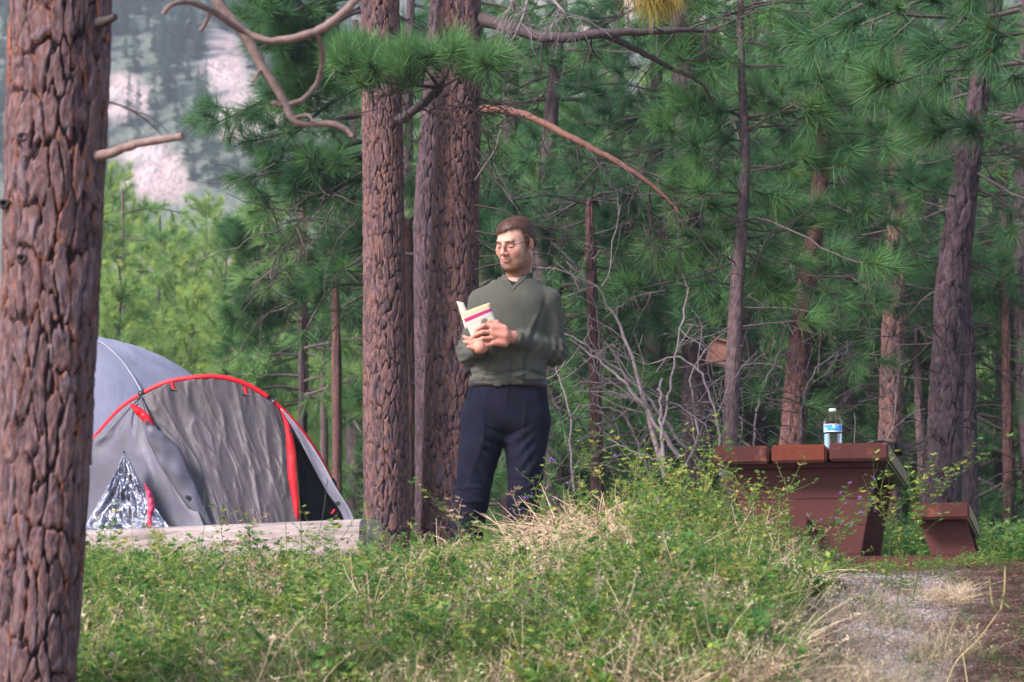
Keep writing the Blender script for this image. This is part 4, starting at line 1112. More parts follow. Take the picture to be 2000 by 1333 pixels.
for (a0, dep, s0, s1, wv) in ((3.35, .014, -.1, 1.35, .05), (2.75, .010, .6, 2.2, .06), (3.75, .010, .0, .9, .04), (2.5, .006, .0, .7, .03), (3.9, .008, 1.2, 2.4, .05), (3.1, .006, 1.0, 1.9, .03)):
    c = a0 + (fbm(S * 2.5, a0, 1, 3) - .5) * 4 * wv
    rad -= dep * np.exp(-((AA - c) / .035) ** 2) * sstep(s0, s0 + .2, S) * sstep(s1, s1 - .3, S)
rad -= .004 * (fbm(S * 2, AA * 9, 3, 3) - .5)
Vl = A0 + S[..., None] * ax + (rad * np.cos(AA))[..., None] * sd_ + (rad * np.sin(AA))[..., None] * up2
i = np.arange(nL - 1)[:, None] * nA; j = np.arange(nA)[None]; j2 = (j + 1) % nA
q = np.stack([i + j, i + j2, i + nA + j2, i + nA + j], -1).reshape(-1, 4)
log = empty('log', A0 - up * .08, 'pale weathered log lying in the weeds in front of the tent', 'log')
mk('log_body', Vl.reshape(-1, 3), q[:, ::-1], M['log'], log)
for e, nm in ((0, 'cut_end'), (nL - 1, 'cut_end')):
    ring = Vl[e]; c = ring.mean(0)
    V = [c]; fcs = []
    for kk in range(1, 5): V += list(c + (ring - c) * kk / 4)
    for j_ in range(nA):
        fcs.append((0, 1 + j_, 1 + (j_ + 1) % nA))
        for kk in range(3): fcs.append((1 + kk * nA + j_, 1 + (kk + 1) * nA + j_, 1 + (kk + 1) * nA + (j_ + 1) % nA, 1 + kk * nA + (j_ + 1) % nA))
    mk(nm, V, fcs, M['logend'], log)
kc = at(708, 1040, 13.43)
T = Tubes(); 
for k_ in range(3): T.tube([kc + np.array((math.cos(t) * (.016 - .004 * k_), 0.002 * k_, math.sin(t) * (.009 - .0025 * k_))) for t in np.linspace(0, 6.28, 14)], .0018, 5, False, .1)
T.build('knot', M['twig'], log)

# ------------------------------------------------------------------ tent
def fabric(name, col, sheen=.2, rough=.5, vary=.12, spec=.3, scale=900):
    def f(nt, b):
        n = noise(nt, 2.5, 4, .6, objco(nt)); r = ramp(nt, n.outputs[0], [(.3, tuple(c * (1 - vary) for c in col)), (.7, tuple(c * (1 + vary) for c in col))])
        nt.links.new(r.outputs[0], b.inputs["Base Color"]); b.inputs["Roughness"].default_value = rough
        b.inputs["Specular IOR Level"].default_value = spec
        n2 = noise(nt, 7, 5, .6, objco(nt, (1, 1, .5)), 1.2); bump(nt, b, n2.outputs[0], .35, .02)
    return mat(name, f)
M['tent_grey'] = fabric("tent_nylon_grey", (.105, .10, .13))
M['tent_light'] = fabric("tent_nylon_light", (.24, .24, .31))
M['tent_brown'] = fabric("tent_nylon_taupe", (.075, .062, .070))
M['tent_shade'] = fabric("tent_opening_shade", (.022, .022, .035), spec=.3, rough=.7)  # near-black, carries the shade inside the porch opening
M['tent_red'] = simple("tent_red", (.68, .008, .02), .5, vary=.12, scale=20)
M['black'] = simple("black_plastic", (.02, .02, .024), .4)
tent = empty('tent', at(400, 1080, 17.0) * np.array((1, 1, 0)) + np.array((0, 0, .66)), 'grey dome tent with a red-edged arched porch behind the log', 'tent')
YA = 16.7
arch_px = [(105, 1150), (118, 1020), (135, 950), (160, 890), (200, 838), (238, 797), (276, 771), (325, 748), (380, 738), (430, 737), (480, 751), (530, 782), (580, 832), (620, 888), (648, 942), (680, 1010), (705, 1070), (722, 1130)]
arch = smooth_path([at(a, b, YA + .35 * abs((a - 400) / 300) ** 2 * (1 if a < 400 else .6)) for a, b in arch_px], 150)
T = Tubes(); nA0 = len(arch)
rr_ = np.full(nA0, .0140); T.tube(arch, rr_ * (1 + .06 * vn(np.arange(nA0) * .35, 0, 0)), 10, True); 
red = T.build('arch_sleeve', M['tent_red'], tent)
def on_arch(px):
    X = arch[:, 0] / arch[:, 1] * F * (math.cos(PITCH)) ; # approx px offset
    k = np.argmin(np.abs(1000 + F * arch[:, 0] / (arch[:, 1] * math.cos(PITCH) + arch[:, 2] * math.sin(PITCH)) - px)); return k
for px in (276, 530, 648, 135):
    k = on_arch(px); T = Tubes(); T.tube(arch[k - 1:k + 2] if px != 0 else arch[k:k+2], .022, 10, True); T.build('black_clip', M['black'], tent)
ARCH_PX = np.array(arch_px, float)
def sheet(name, left, right, Yl, Yr, m, nu=60, nv=60, wr=.02, seed=1, bulge=0.0, freq=(3, 3), fold=0.0, thick=False, parent=None, ridge=0.0, toarch=False):
    """fabric between two px polylines (both top->bottom)"""
    Lp = smooth_path([np.array((a, b, y)) for (a, b), y in zip(left, Yl)], nv); Rp = smooth_path([np.array((a, b, y)) for (a, b), y in zip(right, Yr)], nv)
    V = np.zeros((nv, nu, 3))
    for j in range(nv):
        for i in range(nu):
            t = i / (nu - 1); p = Lp[j] * (1 - t) + Rp[j] * t
            if toarch: p[1] += (np.interp(p[0], ARCH_PX[:, 0], ARCH_PX[:, 1]) + 3 - (Lp[0][1] * (1 - t) + Rp[0][1] * t)) * (1 - j / (nv - 1)) ** 2.2
            V[j, i] = at(p[0], p[1], p[2])
    uu, vv = np.meshgrid(np.linspace(0, 1, nu), np.linspace(0, 1, nv))
    w1 = fbm(uu * freq[0] + seed, vv * freq[1], seed, 4)
    rid = 1 - np.abs(2 * fbm(uu * freq[0] * 1.3 + seed * 3 + vv * .8, vv * freq[1] * .6 + w1 * .6, seed + 4, 3) - 1)
    rid2 = 1 - np.abs(2 * fbm(uu * freq[0] * 2.2 - vv * 2.0 + seed * 5, vv * freq[1] * 1.6, seed + 9, 2) - 1)
    edge = sstep(0, .08, uu) * sstep(1, .92, uu)
    dy = -(rid ** 3) * wr - (w1 - .5) * wr - (rid2 ** 6) * wr * .5 - bulge * np.sin(np.pi * uu) * np.sin(np.pi * np.clip(vv * .6 + .2, 0, 1)) - fold * np.maximum(0, np.sin(uu * 9 + w1 * 3)) * sstep(0, .3, vv)
    V[..., 1] += dy * (.25 + .75 * edge)
    ii = np.arange(nv - 1)[:, None] * nu; jj = np.arange(nu - 1)[None]
    q = np.stack([ii + jj, ii + nu + jj, ii + nu + jj + 1, ii + jj + 1], -1).reshape(-1, 4)
    o = mk(name, V.reshape(-1, 3), q, m, parent or tent)
    sol = o.modifiers.new("thickness", 'SOLIDIFY'); sol.thickness = .002; sol.offset = 1
    return o
# main dome behind
nu, nv = 90, 50
dc = at(95, 1090, 18.3); dc[2] = .60
U, Vv = np.meshgrid(np.linspace(0, 2 * np.pi, nu), np.linspace(0, 1, nv))
topz = zof(654, 18.3) - .60
ph = Vv * np.pi / 2
Rx = 1.46; Ry = 1.25
cr_ = np.cos(ph) ** .85; sz_ = np.sin(ph) ** 1.05
poly = 1 + .035 * np.cos(4 * U)
w = fbm(np.cos(U) * 2.2, np.sin(U) * 2.2, Vv * 5, 4); rid = 1 - np.abs(2 * fbm(np.cos(U) * 3, np.sin(U) * 3 + Vv * 2, Vv * 7 + 3, 3) - 1)
disp = 1 - .012 * (w - .5) * 2 - .010 * rid ** 4
Vd = np.stack([dc[0] + Rx * cr_ * np.cos(U) * poly * disp, dc[1] + Ry * cr_ * np.sin(U) * poly * disp, dc[2] + topz * sz_ * disp], -1)
ii = np.arange(nv - 1)[:, None] * nu; jj = np.arange(nu - 1)[None]
mk('dome', Vd.reshape(-1, 3), np.stack([ii + jj, ii + jj + 1, ii + nu + jj + 1, ii + nu + jj], -1).reshape(-1, 4), M['tent_light'], tent)
for a in (.9, 2.2, 4.1, 5.4):
    k = np.linspace(0, 1, 24); p = k * np.pi / 2; T = Tubes()
    T.tube(np.stack([dc[0] + Rx * np.cos(p) ** .85 * np.cos(a) * (1 + .035 * np.cos(4 * a)) * 1.002, dc[1] + Ry * np.cos(p) ** .85 * np.sin(a) * (1 + .035 * np.cos(4 * a)) * 1.002, dc[2] + topz * np.sin(p) ** 1.05 * 1.002], -1), .007, 6, True)
    T.build('seam', M['tent_light'], tent)
# connecting roof from dome to arch
K = 40; sel = arch[8:130]
idx = np.linspace(0, len(sel) - 1, 60).astype(int); Af = sel[idx]
Rf = Af.copy(); Rf[:, 1] += 1.0; Rf[:, 2] = .62 + (Rf[:, 2] - .62) * 1.03; Rf[:, 0] = dc[0] + .35 + (Rf[:, 0] - dc[0] - .35) * .74
G = np.stack([Af * (1 - t) + Rf * t + np.array((0, 0, -.05 * math.sin(math.pi * t))) for t in np.linspace(0, 1, 16)])
G[:, :, 2] += .008 * (fbm(G[..., 0] * 5, G[..., 1] * 5, 0, 3) - .5)
G = G.reshape(-1, 3); ii = np.arange(15)[:, None] * 60; jj = np.arange(59)[None]
mk('porch_roof', G, np.stack([ii + jj, ii + jj + 1, ii + 60 + jj + 1, ii + 60 + jj], -1).reshape(-1, 4), M['tent_light'], tent)
# porch front: left panel, door, dark opening, right wing
sheet('side_panel', [(276, 774), (238, 800), (200, 840), (160, 893), (118, 1025), (95, 1130)], [(277, 776), (300, 825), (332, 880), (365, 950), (398, 1025), (430, 1130)],
      [16.7, 16.72, 16.75, 16.82, 16.9, 16.75], [16.7, 16.62, 16.55, 16.45, 16.35, 16.2], M['tent_grey'], wr=.018, seed=2, freq=(2.5, 3))
sheet('door_panel', [(274, 772), (292, 830), (325, 882), (360, 950), (395, 1030), (425, 1130)], [(545, 800), (566, 850), (573, 900), (578, 950), (583, 1020), (586, 1130)],
      [16.7, 16.66, 16.6, 16.5, 16.4, 16.3], [16.72, 16.7, 16.66, 16.6, 16.55, 16.5], M['tent_brown'], nu=130, nv=120, wr=.013, seed=5, freq=(6, 4), fold=.006, toarch=True)
sheet('opening_shade', [(550, 806), (575, 870), (584, 930), (588, 1020), (590, 1130)], [(556, 808), (615, 885), (645, 940), (682, 1015), (722, 1130)],
      [16.95] * 5, [16.95] * 5, M['tent_shade'], nu=20, nv=40, wr=.01, seed=8)  # dark sheet filling the opening, its colour stands in for the shade within
sheet('porch_wing', [(548, 800), (575, 842), (606, 900), (638, 960), (672, 1015), (700, 1130)], [(550, 798), (582, 834), (622, 890), (655, 950), (690, 1012), (726, 1130)],
      [16.69] * 6, [16.66, 16.62, 16.6, 16.58, 16.55, 16.5], M['tent_light'], nu=16, nv=50, wr=.012, seed=9, freq=(1, 4))
def ribbon(name, pts, w, m, Y, seed=0, wav=.01):
    P = smooth_path([at(a, b, Y) for a, b in pts], 40); ww = np.interp(np.linspace(0, 1, 40), np.linspace(0, 1, len(w)), w) * mpp(Y)
    Tn = np.gradient(P, axis=0); Tn /= np.linalg.norm(Tn, axis=1)[:, None]; Sd = np.cross(Tn, (0, 1.0, 0))
    c = 7; V = np.stack([P + Sd * ww[:, None] * t + np.array((0, -1, 0)) * (.012 * (1 - (2 * abs(t)) ** 2) + wav * vn(np.arange(40) * .3 + seed, t * 2, 0)[..., None]) for t in np.linspace(-.5, .5, c)], 1)
    ii = np.arange(39)[:, None] * c; jj = np.arange(c - 1)[None]
    o = mk(name, V.reshape(-1, 3), np.stack([ii + jj, ii + c + jj, ii + c + jj + 1, ii + jj + 1], -1).reshape(-1, 4), m, tent)
    sol = o.modifiers.new("thickness", 'SOLIDIFY'); sol.thickness = .002
    return o
ribbon('red_strip', [(549, 802), (562, 835), (569, 880), (572, 930), (579, 985), (580, 1035)], [3, 11, 18, 19, 14, 7], M['tent_red'], 16.56, 1)
ribbon('red_strip', [(255, 790), (270, 803), (286, 818), (293, 832), (295, 852)], [5, 16, 17, 16, 6], M['tent_red'], 16.6, 2)
ribbon('side_flap', [(285, 822), (300, 850), (330, 890), (365, 955), (405, 1030), (425, 1090)], [4, 30, 52, 40, 22, 14], M['tent_grey'], 16.42, 5, .03)
for (px, py) in ((338, 746), (480, 756)):
    ribbon('red_loop', [(px - 2, py), (px, py + 8), (px + 2, py + 14)], [8, 7, 8], M['tent_red'], 16.6, 3, .002)
    T = Tubes(); T.tube([at(px - 6, py + 15, 16.58), at(px, py + 17, 16.57), at(px + 8, py + 16, 16.58)], .006, 8, True); T.build('toggle', M['black'], tent)
for (px, py, Y) in ((367, 972, 16.38), (565, 843, 16.55), (660, 984, 16.55)):
    V, f_ = bbox_mesh(at(px, py, Y), (.026, .008, .022), 0, .003); mk('buckle', V, f_, M['black'], tent, smooth=False)
ribbon('red_strip', [(654, 996), (648, 1004)], [5, 5], M['tent_red'], 16.6, 3, .001)
# foil blanket showing in the torn lower corner
def foilf(nt, b):
    b.inputs["Base Color"].default_value = (.55, .56, .66, 1); b.inputs["Metallic"].default_value = 1; b.inputs["Roughness"].default_value = .16
    n = noise(nt, 16, 5, .65, objco(nt, (1, 1, .7)), 1.5); bump(nt, b, n.outputs[0], 1.0, .05)
M['foil'] = mat("crinkled_foil", foilf)
M['pink'] = simple("pink_trim", (.62, .05, .12), .5, scale=60, vary=.4)
fb = sheet('foil_blanket', [(244, 882), (225, 925), (200, 970), (172, 1020), (150, 1060), (120, 1130)], [(246, 883), (266, 925), (286, 965), (312, 1005), (335, 1040), (360, 1130)],
      [16.50, 16.5, 16.5, 16.5, 16.48, 16.4], [16.50, 16.42, 16.38, 16.34, 16.3, 16.2], M['foil'], nu=90, nv=90, wr=.05, seed=13, freq=(7, 7))
fb.parent = None; fb.location = tent.location; tag(fb, 'crumpled silver foil blanket hung in the lower left corner of the tent', 'foil blanket')
ribbon('pink_edge', [(283, 945), (292, 965), (296, 990), (292, 1015), (297, 1038)], [3, 12, 14, 9, 12], M['pink'], 16.30, 8, .02)

# ------------------------------------------------------------------ picnic table
def paint_wood(name, base, worn, dark, wear=.5, sc=(1, 1, 1), rough=.35):
    def f(nt, b):
        v = objco(nt, sc); n = noise(nt, 5, 6, .65, v, .4); n2 = noise(nt, 70, 4, .6, v); n3 = noise(nt, 14, 5, .7, v)
        r = ramp(nt, n.outputs[0], [(.36, base), (.36 + (1 - wear) * .3 + .06, base), (.72, worn)])
        d = ramp(nt, n3.outputs[0], [(.55, (0, 0, 0)), (.68, (1, 1, 1))])
        c = mixc(nt, d.outputs[0], r.outputs[0], dark)
        nt.links.new(c, b.inputs["Base Color"]); b.inputs["Roughness"].default_value = rough; b.inputs["Specular IOR Level"].default_value = .22
        bump(nt, b, n2.outputs[0], .3, .002)
    return mat(name, f)
M['tbl_red'] = paint_wood("table_paint", (.080, .022, .019), (.092, .027, .022), (.060, .016, .014), .0, (1, 1, 6), .65)
M['plank'] = paint_wood("plank_paint", (.065, .016, .012), (.17, .06, .035), (.022, .010, .009), .6, (3, .5, 3), .35)
M['plank_orange'] = paint_wood("plank_worn_orange", (.125, .024, .011), (.18, .065, .035), (.06, .014, .009), .5, (3, .5, 3), .35)
YT = 15.0
cor = at(1735, 864, YT)                    # near right corner of the top
th = math.atan2(.178, .984)                # the table runs away to the right
dirL = np.array((math.sin(th), math.cos(th), 0)); dirW = np.array((-math.cos(th), math.sin(th), 0))   # along length, towards left
ztop = cor[2]; zg = .62
tb = empty('picnic_table', cor + dirW * .45 + np.array((0, 0, zg - ztop)), 'dark red wooden picnic table with three thick planks on a tapered board leg', 'table')
def lbox(cL, cW, cz, s, bev=.006, seg=2):     # centre in (length, width, z) of the table frame
    return bbox_mesh(cor + dirL * cL + dirW * cW + np.array((0, 0, cz - ztop)), s, -th, bev, seg=seg)
pw = [(0, 116), (122, 230), (236, 346)]
Lt = 1.85; tk = .088
for i, (a, b_) in enumerate(pw):
    wa, wb = a * mpp(YT), b_ * mpp(YT)
    V, f_ = lbox(Lt / 2 + [0, .006, .012][i], (wa + wb) / 2, ztop - tk / 2 - [0, .004, .006][i], (wb - wa, Lt, tk), .010, 3)
    o = mk('plank', V, f_, M['plank_orange'] if i == 1 else M['plank'], tb, smooth=False)
    if i == 1: o["label"] = 'worn orange-red middle plank'
# cross batten, legs of boards
wmid = 173 * mpp(YT)
V, f_ = lbox(.16, wmid, ztop - tk - .012, (.74, .10, .022), .003); mk('batten', V, f_, M['tbl_red'], tb, smooth=False)
V, f_ = lbox(Lt - .16, wmid, ztop - tk - .012, (.74, .10, .022), .003); mk('batten', V, f_, M['tbl_red'], tb, smooth=False)
def legpanel(cL):
    zt = ztop - tk - .024; zb = zg + .02; nb = 4; hs = [(.155), (.13), (.17)]
    z1 = zt; topw = .725; botw = .50; th_ = .07; k = 0
    edges = [zt, zt - .152, zt - .285, zt - .43, zb]
    for a, b_ in zip(edges[:-1], edges[1:]):
        def wz(z): return botw + (topw - botw) * (z - zb) / (zt - zb)
        wa, wb = wz(a - .001) / 2, wz(b_ + .0015) / 2
        V, f_ = bbox_mesh((0, 0, 0), (1, 1, 1), 0, .007, seg=2)
        V = V.copy(); zz = V[:, 2] + .5
        hw = wb + (wa - wb) * zz
        X = V[:, 0] * 2 * hw; Y_ = V[:, 1] * th_; Z_ = (b_ + .0015) + (a - .001 - b_ - .0015) * zz
        # restore small bevels in real size
        W = cor[None] + dirL[None] * (cL + Y_)[:, None] + dirW[None] * (wmid - X)[:, None]; W[:, 2] = Z_
        mk('leg_board', W, f_, M['tbl_red'], tb, smooth=False)
legpanel(.20); legpanel(Lt - .25)
# stretcher beam end passing through the leg, feet runners
V, f_ = lbox(Lt / 2 - .02, wmid + 6 * mpp(YT), zof(1024, YT), (.095, Lt - .10, .085), .008); mk('stretcher', V, f_, M['tbl_red'], tb, smooth=False)
for cL in (.20, Lt - .25):
    V, f_ = lbox(cL, wmid - .28, zof(1103, YT) , (1.15, .115, .10), .01); mk('foot_rail', V, f_, M['tbl_red'], tb, smooth=False)
# bench on the right side
bz = zof(983, YT); bt = .080
w0, w1 = -155 * mpp(YT), -45 * mpp(YT)
V, f_ = lbox(Lt / 2 - .02, (w0 + w1) / 2, bz - bt / 2, (abs(w1 - w0), Lt - .05, bt), .010, 3); mk('bench_plank', V, f_, M['plank'], tb, smooth=False)
for cL in (.20, Lt - .25):
    V, f_ = bbox_mesh((0, 0, 0), (1, 1, 1), 0, .015, seg=2); zz = V[:, 2] + .5
    xc = (-100 - 22 * (1 - zz)) * mpp(YT); hw = (46 - 2 * (1 - zz)) * mpp(YT)
    zt, zb = bz - bt - .001, zof(1103, YT) + .051
    W = cor[None] + dirL[None] * (cL + V[:, 1] * .10)[:, None] + dirW[None] * (xc - V[:, 0] * 2 * hw)[:, None]; W[:, 2] = zb + (zt - zb) * zz
    mk('bench_leg', W, f_, M['tbl_red'], tb, smooth=False)

# ------------------------------------------------------------------ water bottle
def plastic(nt, b):
    b.inputs["Base Color"].default_value = (.95, .97, 1, 1); b.inputs["Roughness"].default_value = .04
    b.inputs["Transmission Weight"].default_value = 1.0; b.inputs["IOR"].default_value = 1.12
    b.inputs["Specular IOR Level"].default_value = .9
M['plastic'] = mat("clear_plastic", plastic)
M['cap'] = simple("white_cap", (.78, .80, .82), .4, vary=.03)
bp = at(1627, 862, 15.45); bp[2] = ztop + .0008
bot = empty('water_bottle', bp, 'clear plastic water bottle with white cap and blue label on the table', 'bottle')
def lathe(name, prof, m, parent, k=36, fmat=None, mats=None, base=bp, arc=None):
    V = []; n = len(prof); a = np.arange(k) * 2 * np.pi / k
    for r_, z in prof: V += [(base[0] + math.cos(t) * r_, base[1] + math.sin(t) * r_, base[2] + z) for t in a]
    i = np.arange(n - 1)[:, None] * k; j = np.arange(k)[None]; j2 = (j + 1) % k
    q = np.stack([i + j, i + j2, i + k + j2, i + k + j], -1).reshape(-1, 4)
    return mk(name, V, q, m, parent, mats=mats, fmat=fmat)
bh = zof(800, 15.45) - ztop       # bottle height
rb = 18.3 * mpp(15.45); s = bh / .185
prof = [(.001, .004), (rb * .7, .003), (rb * .92, .004), (rb, .012)]
for z in np.arange(.02, .075, .0045): prof.append((rb * (1 - .05 * (math.sin(z / .0135 * 2 * math.pi) > .3)), z * s))
prof += [(rb * .97, .078 * s), (rb * .97, .115 * s), (rb, .120 * s), (rb * .96, .132 * s), (rb * .72, .152 * s), (rb * .42, .166 * s), (rb * .33, .172 * s), (rb * .33, .180 * s)]
lathe('bottle_body', prof, M['plastic'], bot)
cp_ = [(.001, .1868 * s), (rb * .36, .1866 * s), (rb * .40, .184 * s), (rb * .40, .1735 * s), (rb * .34, .173 * s)]
lathe('cap', cp_[::-1], M['cap'], bot)
def water(nt, b):
    b.inputs["Base Color"].default_value = (.93, .97, 1, 1); b.inputs["Roughness"].default_value = .02; b.inputs["Transmission Weight"].default_value = 1; b.inputs["IOR"].default_value = 1.33
lathe('water', [(.001, .0055), (rb * .86, .006), (rb * .90, .014), (rb * .90, .074 * s), (rb * .93, .079 * s), (rb * .93, .105 * s), (.001, .1052 * s)], mat("water", water), bot)
def labelf(nt, b):
    tc = nt.nodes.new("ShaderNodeTexCoord"); sx = nt.nodes.new("ShaderNodeSeparateXYZ"); nt.links.new(tc.outputs["Object"], sx.inputs[0])
    n = noise(nt, 38, 2, .4, tc.outputs["Object"])
    blue = ramp(nt, n.outputs[0], [(.40, (.02, .22, .75)), (.52, (.05, .45, .90)), (.64, (.55, .80, .95))])
    z = N(nt, "ShaderNodeMapRange"); nt.links.new(sx.outputs[2], z.inputs[0]); z.inputs[1].default_value = .080 * s; z.inputs[2].default_value = .1135 * s
    band = ramp(nt, z.outputs[0], [(0, (.75, .80, .85)), (.10, (.05, .2, .7)), (.2, (0, 0, 0)), (.9, (.7, .05, .07)), (.97, (.75, .8, .85))], 'CONSTANT')
    msk = ramp(nt, z.outputs[0], [(0, (1, 1, 1)), (.2, (0, 0, 0)), (.9, (1, 1, 1))], 'CONSTANT')
    nt.links.new(mixc(nt, msk.outputs[0], blue.outputs[0], band.outputs[0]), b.inputs["Base Color"]); b.inputs["Roughness"].default_value = .35
lathe('label_band', [(rb * .985, .079 * s), (rb * .985, .1145 * s)], mat("bottle_label", labelf), bot, k=48)

# black soft bag lying at the far right of the table
bagc = at(1722, 886, 15.8); bagc[2] = ztop + .001
bg_ = empty('bag', bagc, 'black soft bag lying on the far right side of the table top', 'bag')
V, f_ = bbox_mesh((0, 0, 0), (1, 1, 1), 0, .16, seg=5)
V = V.copy(); V[:, 2] += .5; V *= np.array((.22, .36, .055)); V[:, 2] *= (1 + .25 * np.sin(V[:, 0] * 9) * .6)
V[:, 0] *= 1 + .05 * np.sin(V[:, 1] * 22)
c_, s_2 = math.cos(-th), math.sin(-th); V = np.stack([V[:, 0] * c_ - V[:, 1] * s_2, V[:, 0] * s_2 + V[:, 1] * c_, V[:, 2]], -1)
# it sags over the right edge of the plank
loc = V.copy(); along = loc @ (-dirW); 
V[:, 2] -= np.clip(along - (.02), 0, None) * 0.0
o = mk('bag_body', V + bagc, f_, fabric("black_bag_cloth", (.010, .010, .013), rough=.8, spec=.15), bg_, smooth=False)
T = Tubes(); T.tube(smooth_path([bagc + np.array(p) for p in ((-.10, -.08, .05), (-.06, -.12, .062), (0, -.11, .064), (.04, -.08, .055))], 16), .006, 7, True); T.build('strap', M['black'], bg_)

# small wooden box fixed to the dark pine behind
nb = empty('nest_box', at(1402, 690, 21.9), 'small tilted reddish wooden box hanging in the dark wood behind the thin pine', 'box')
for nm, c, sz in (('front_board', (0, -.06, 0), (.13, .014, .17)), ('side_board', (-.072, 0, 0), (.014, .13, .17)), ('side_board', (.072, 0, 0), (.014, .13, .17)), ('roof_board', (0, -.01, .095), (.17, .17, .016))):
    V, f_ = bbox_mesh((0, 0, 0), sz, 0, .003); a = R(-14); V = V + np.array(c); V = np.stack([V[:, 0] * math.cos(a) - V[:, 2] * math.sin(a), V[:, 1], V[:, 0] * math.sin(a) + V[:, 2] * math.cos(a)], -1)
    mk(nm, V + at(1404, 692, 21.9), f_, simple("box_wood", (.30, .13, .10), .7, scale=12), nb, smooth=False)
# ------------------------------------------------------------------ the man, built from distance fields turned into surfaces
def surface_nets(f, org, h):
    nx, ny, nz = f.shape; ins = f < 0
    c = np.zeros((nx - 1, ny - 1, nz - 1), np.uint8)
    for a in (0, 1):
        for b in (0, 1):
            for d in (0, 1): c += ins[a:nx - 1 + a, b:ny - 1 + b, d:nz - 1 + d]
    act = np.argwhere((c > 0) & (c < 8)); n = len(act)
    idx = np.full(c.shape, -1, np.int32); idx[tuple(act.T)] = np.arange(n)
    acc = np.zeros((n, 3)); cnt = np.zeros(n)
    offs = [(0, 0, 0), (1, 0, 0), (0, 1, 0), (1, 1, 0), (0, 0, 1), (1, 0, 1), (0, 1, 1), (1, 1, 1)]
    vals = [f[act[:, 0] + o[0], act[:, 1] + o[1], act[:, 2] + o[2]] for o in offs]
    for i in range(8):
        for j in range(i + 1, 8):
            if sum(abs(offs[i][k] - offs[j][k]) for k in range(3)) != 1: continue
            m = (vals[i] < 0) != (vals[j] < 0)
            t = np.where(m, vals[i] / np.where(m, vals[i] - vals[j], 1), 0)
            p = np.array(offs[i])[None] + t[:, None] * (np.array(offs[j]) - np.array(offs[i]))[None]
            acc += p * m[:, None]; cnt += m
    V = (act + acc / cnt[:, None]) * h + org
    Q = []
    for ax_ in range(3):
        sl0 = [slice(None)] * 3; sl1 = [slice(None)] * 3; sl0[ax_] = slice(0, -1); sl1[ax_] = slice(1, None)
        a, b = ins[tuple(sl0)], ins[tuple(sl1)]
        e = np.argwhere(a != b); u, v = [(1, 2), (2, 0), (0, 1)][ax_]
        e = e[(e[:, u] > 0) & (e[:, v] > 0) & (e[:, u] < f.shape[u] - 1) & (e[:, v] < f.shape[v] - 1)]
        def ci(du, dv):
            g = e.copy(); g[:, u] -= du; g[:, v] -= dv; return idx[g[:, 0], g[:, 1], g[:, 2]]
        q = np.stack([ci(1, 1), ci(0, 1), ci(0, 0), ci(1, 0)], -1)
        fl = a[tuple(e.T)]
        q = np.where(fl[:, None], q, q[:, ::-1]); Q.append(q)
    return V, np.concatenate(Q)
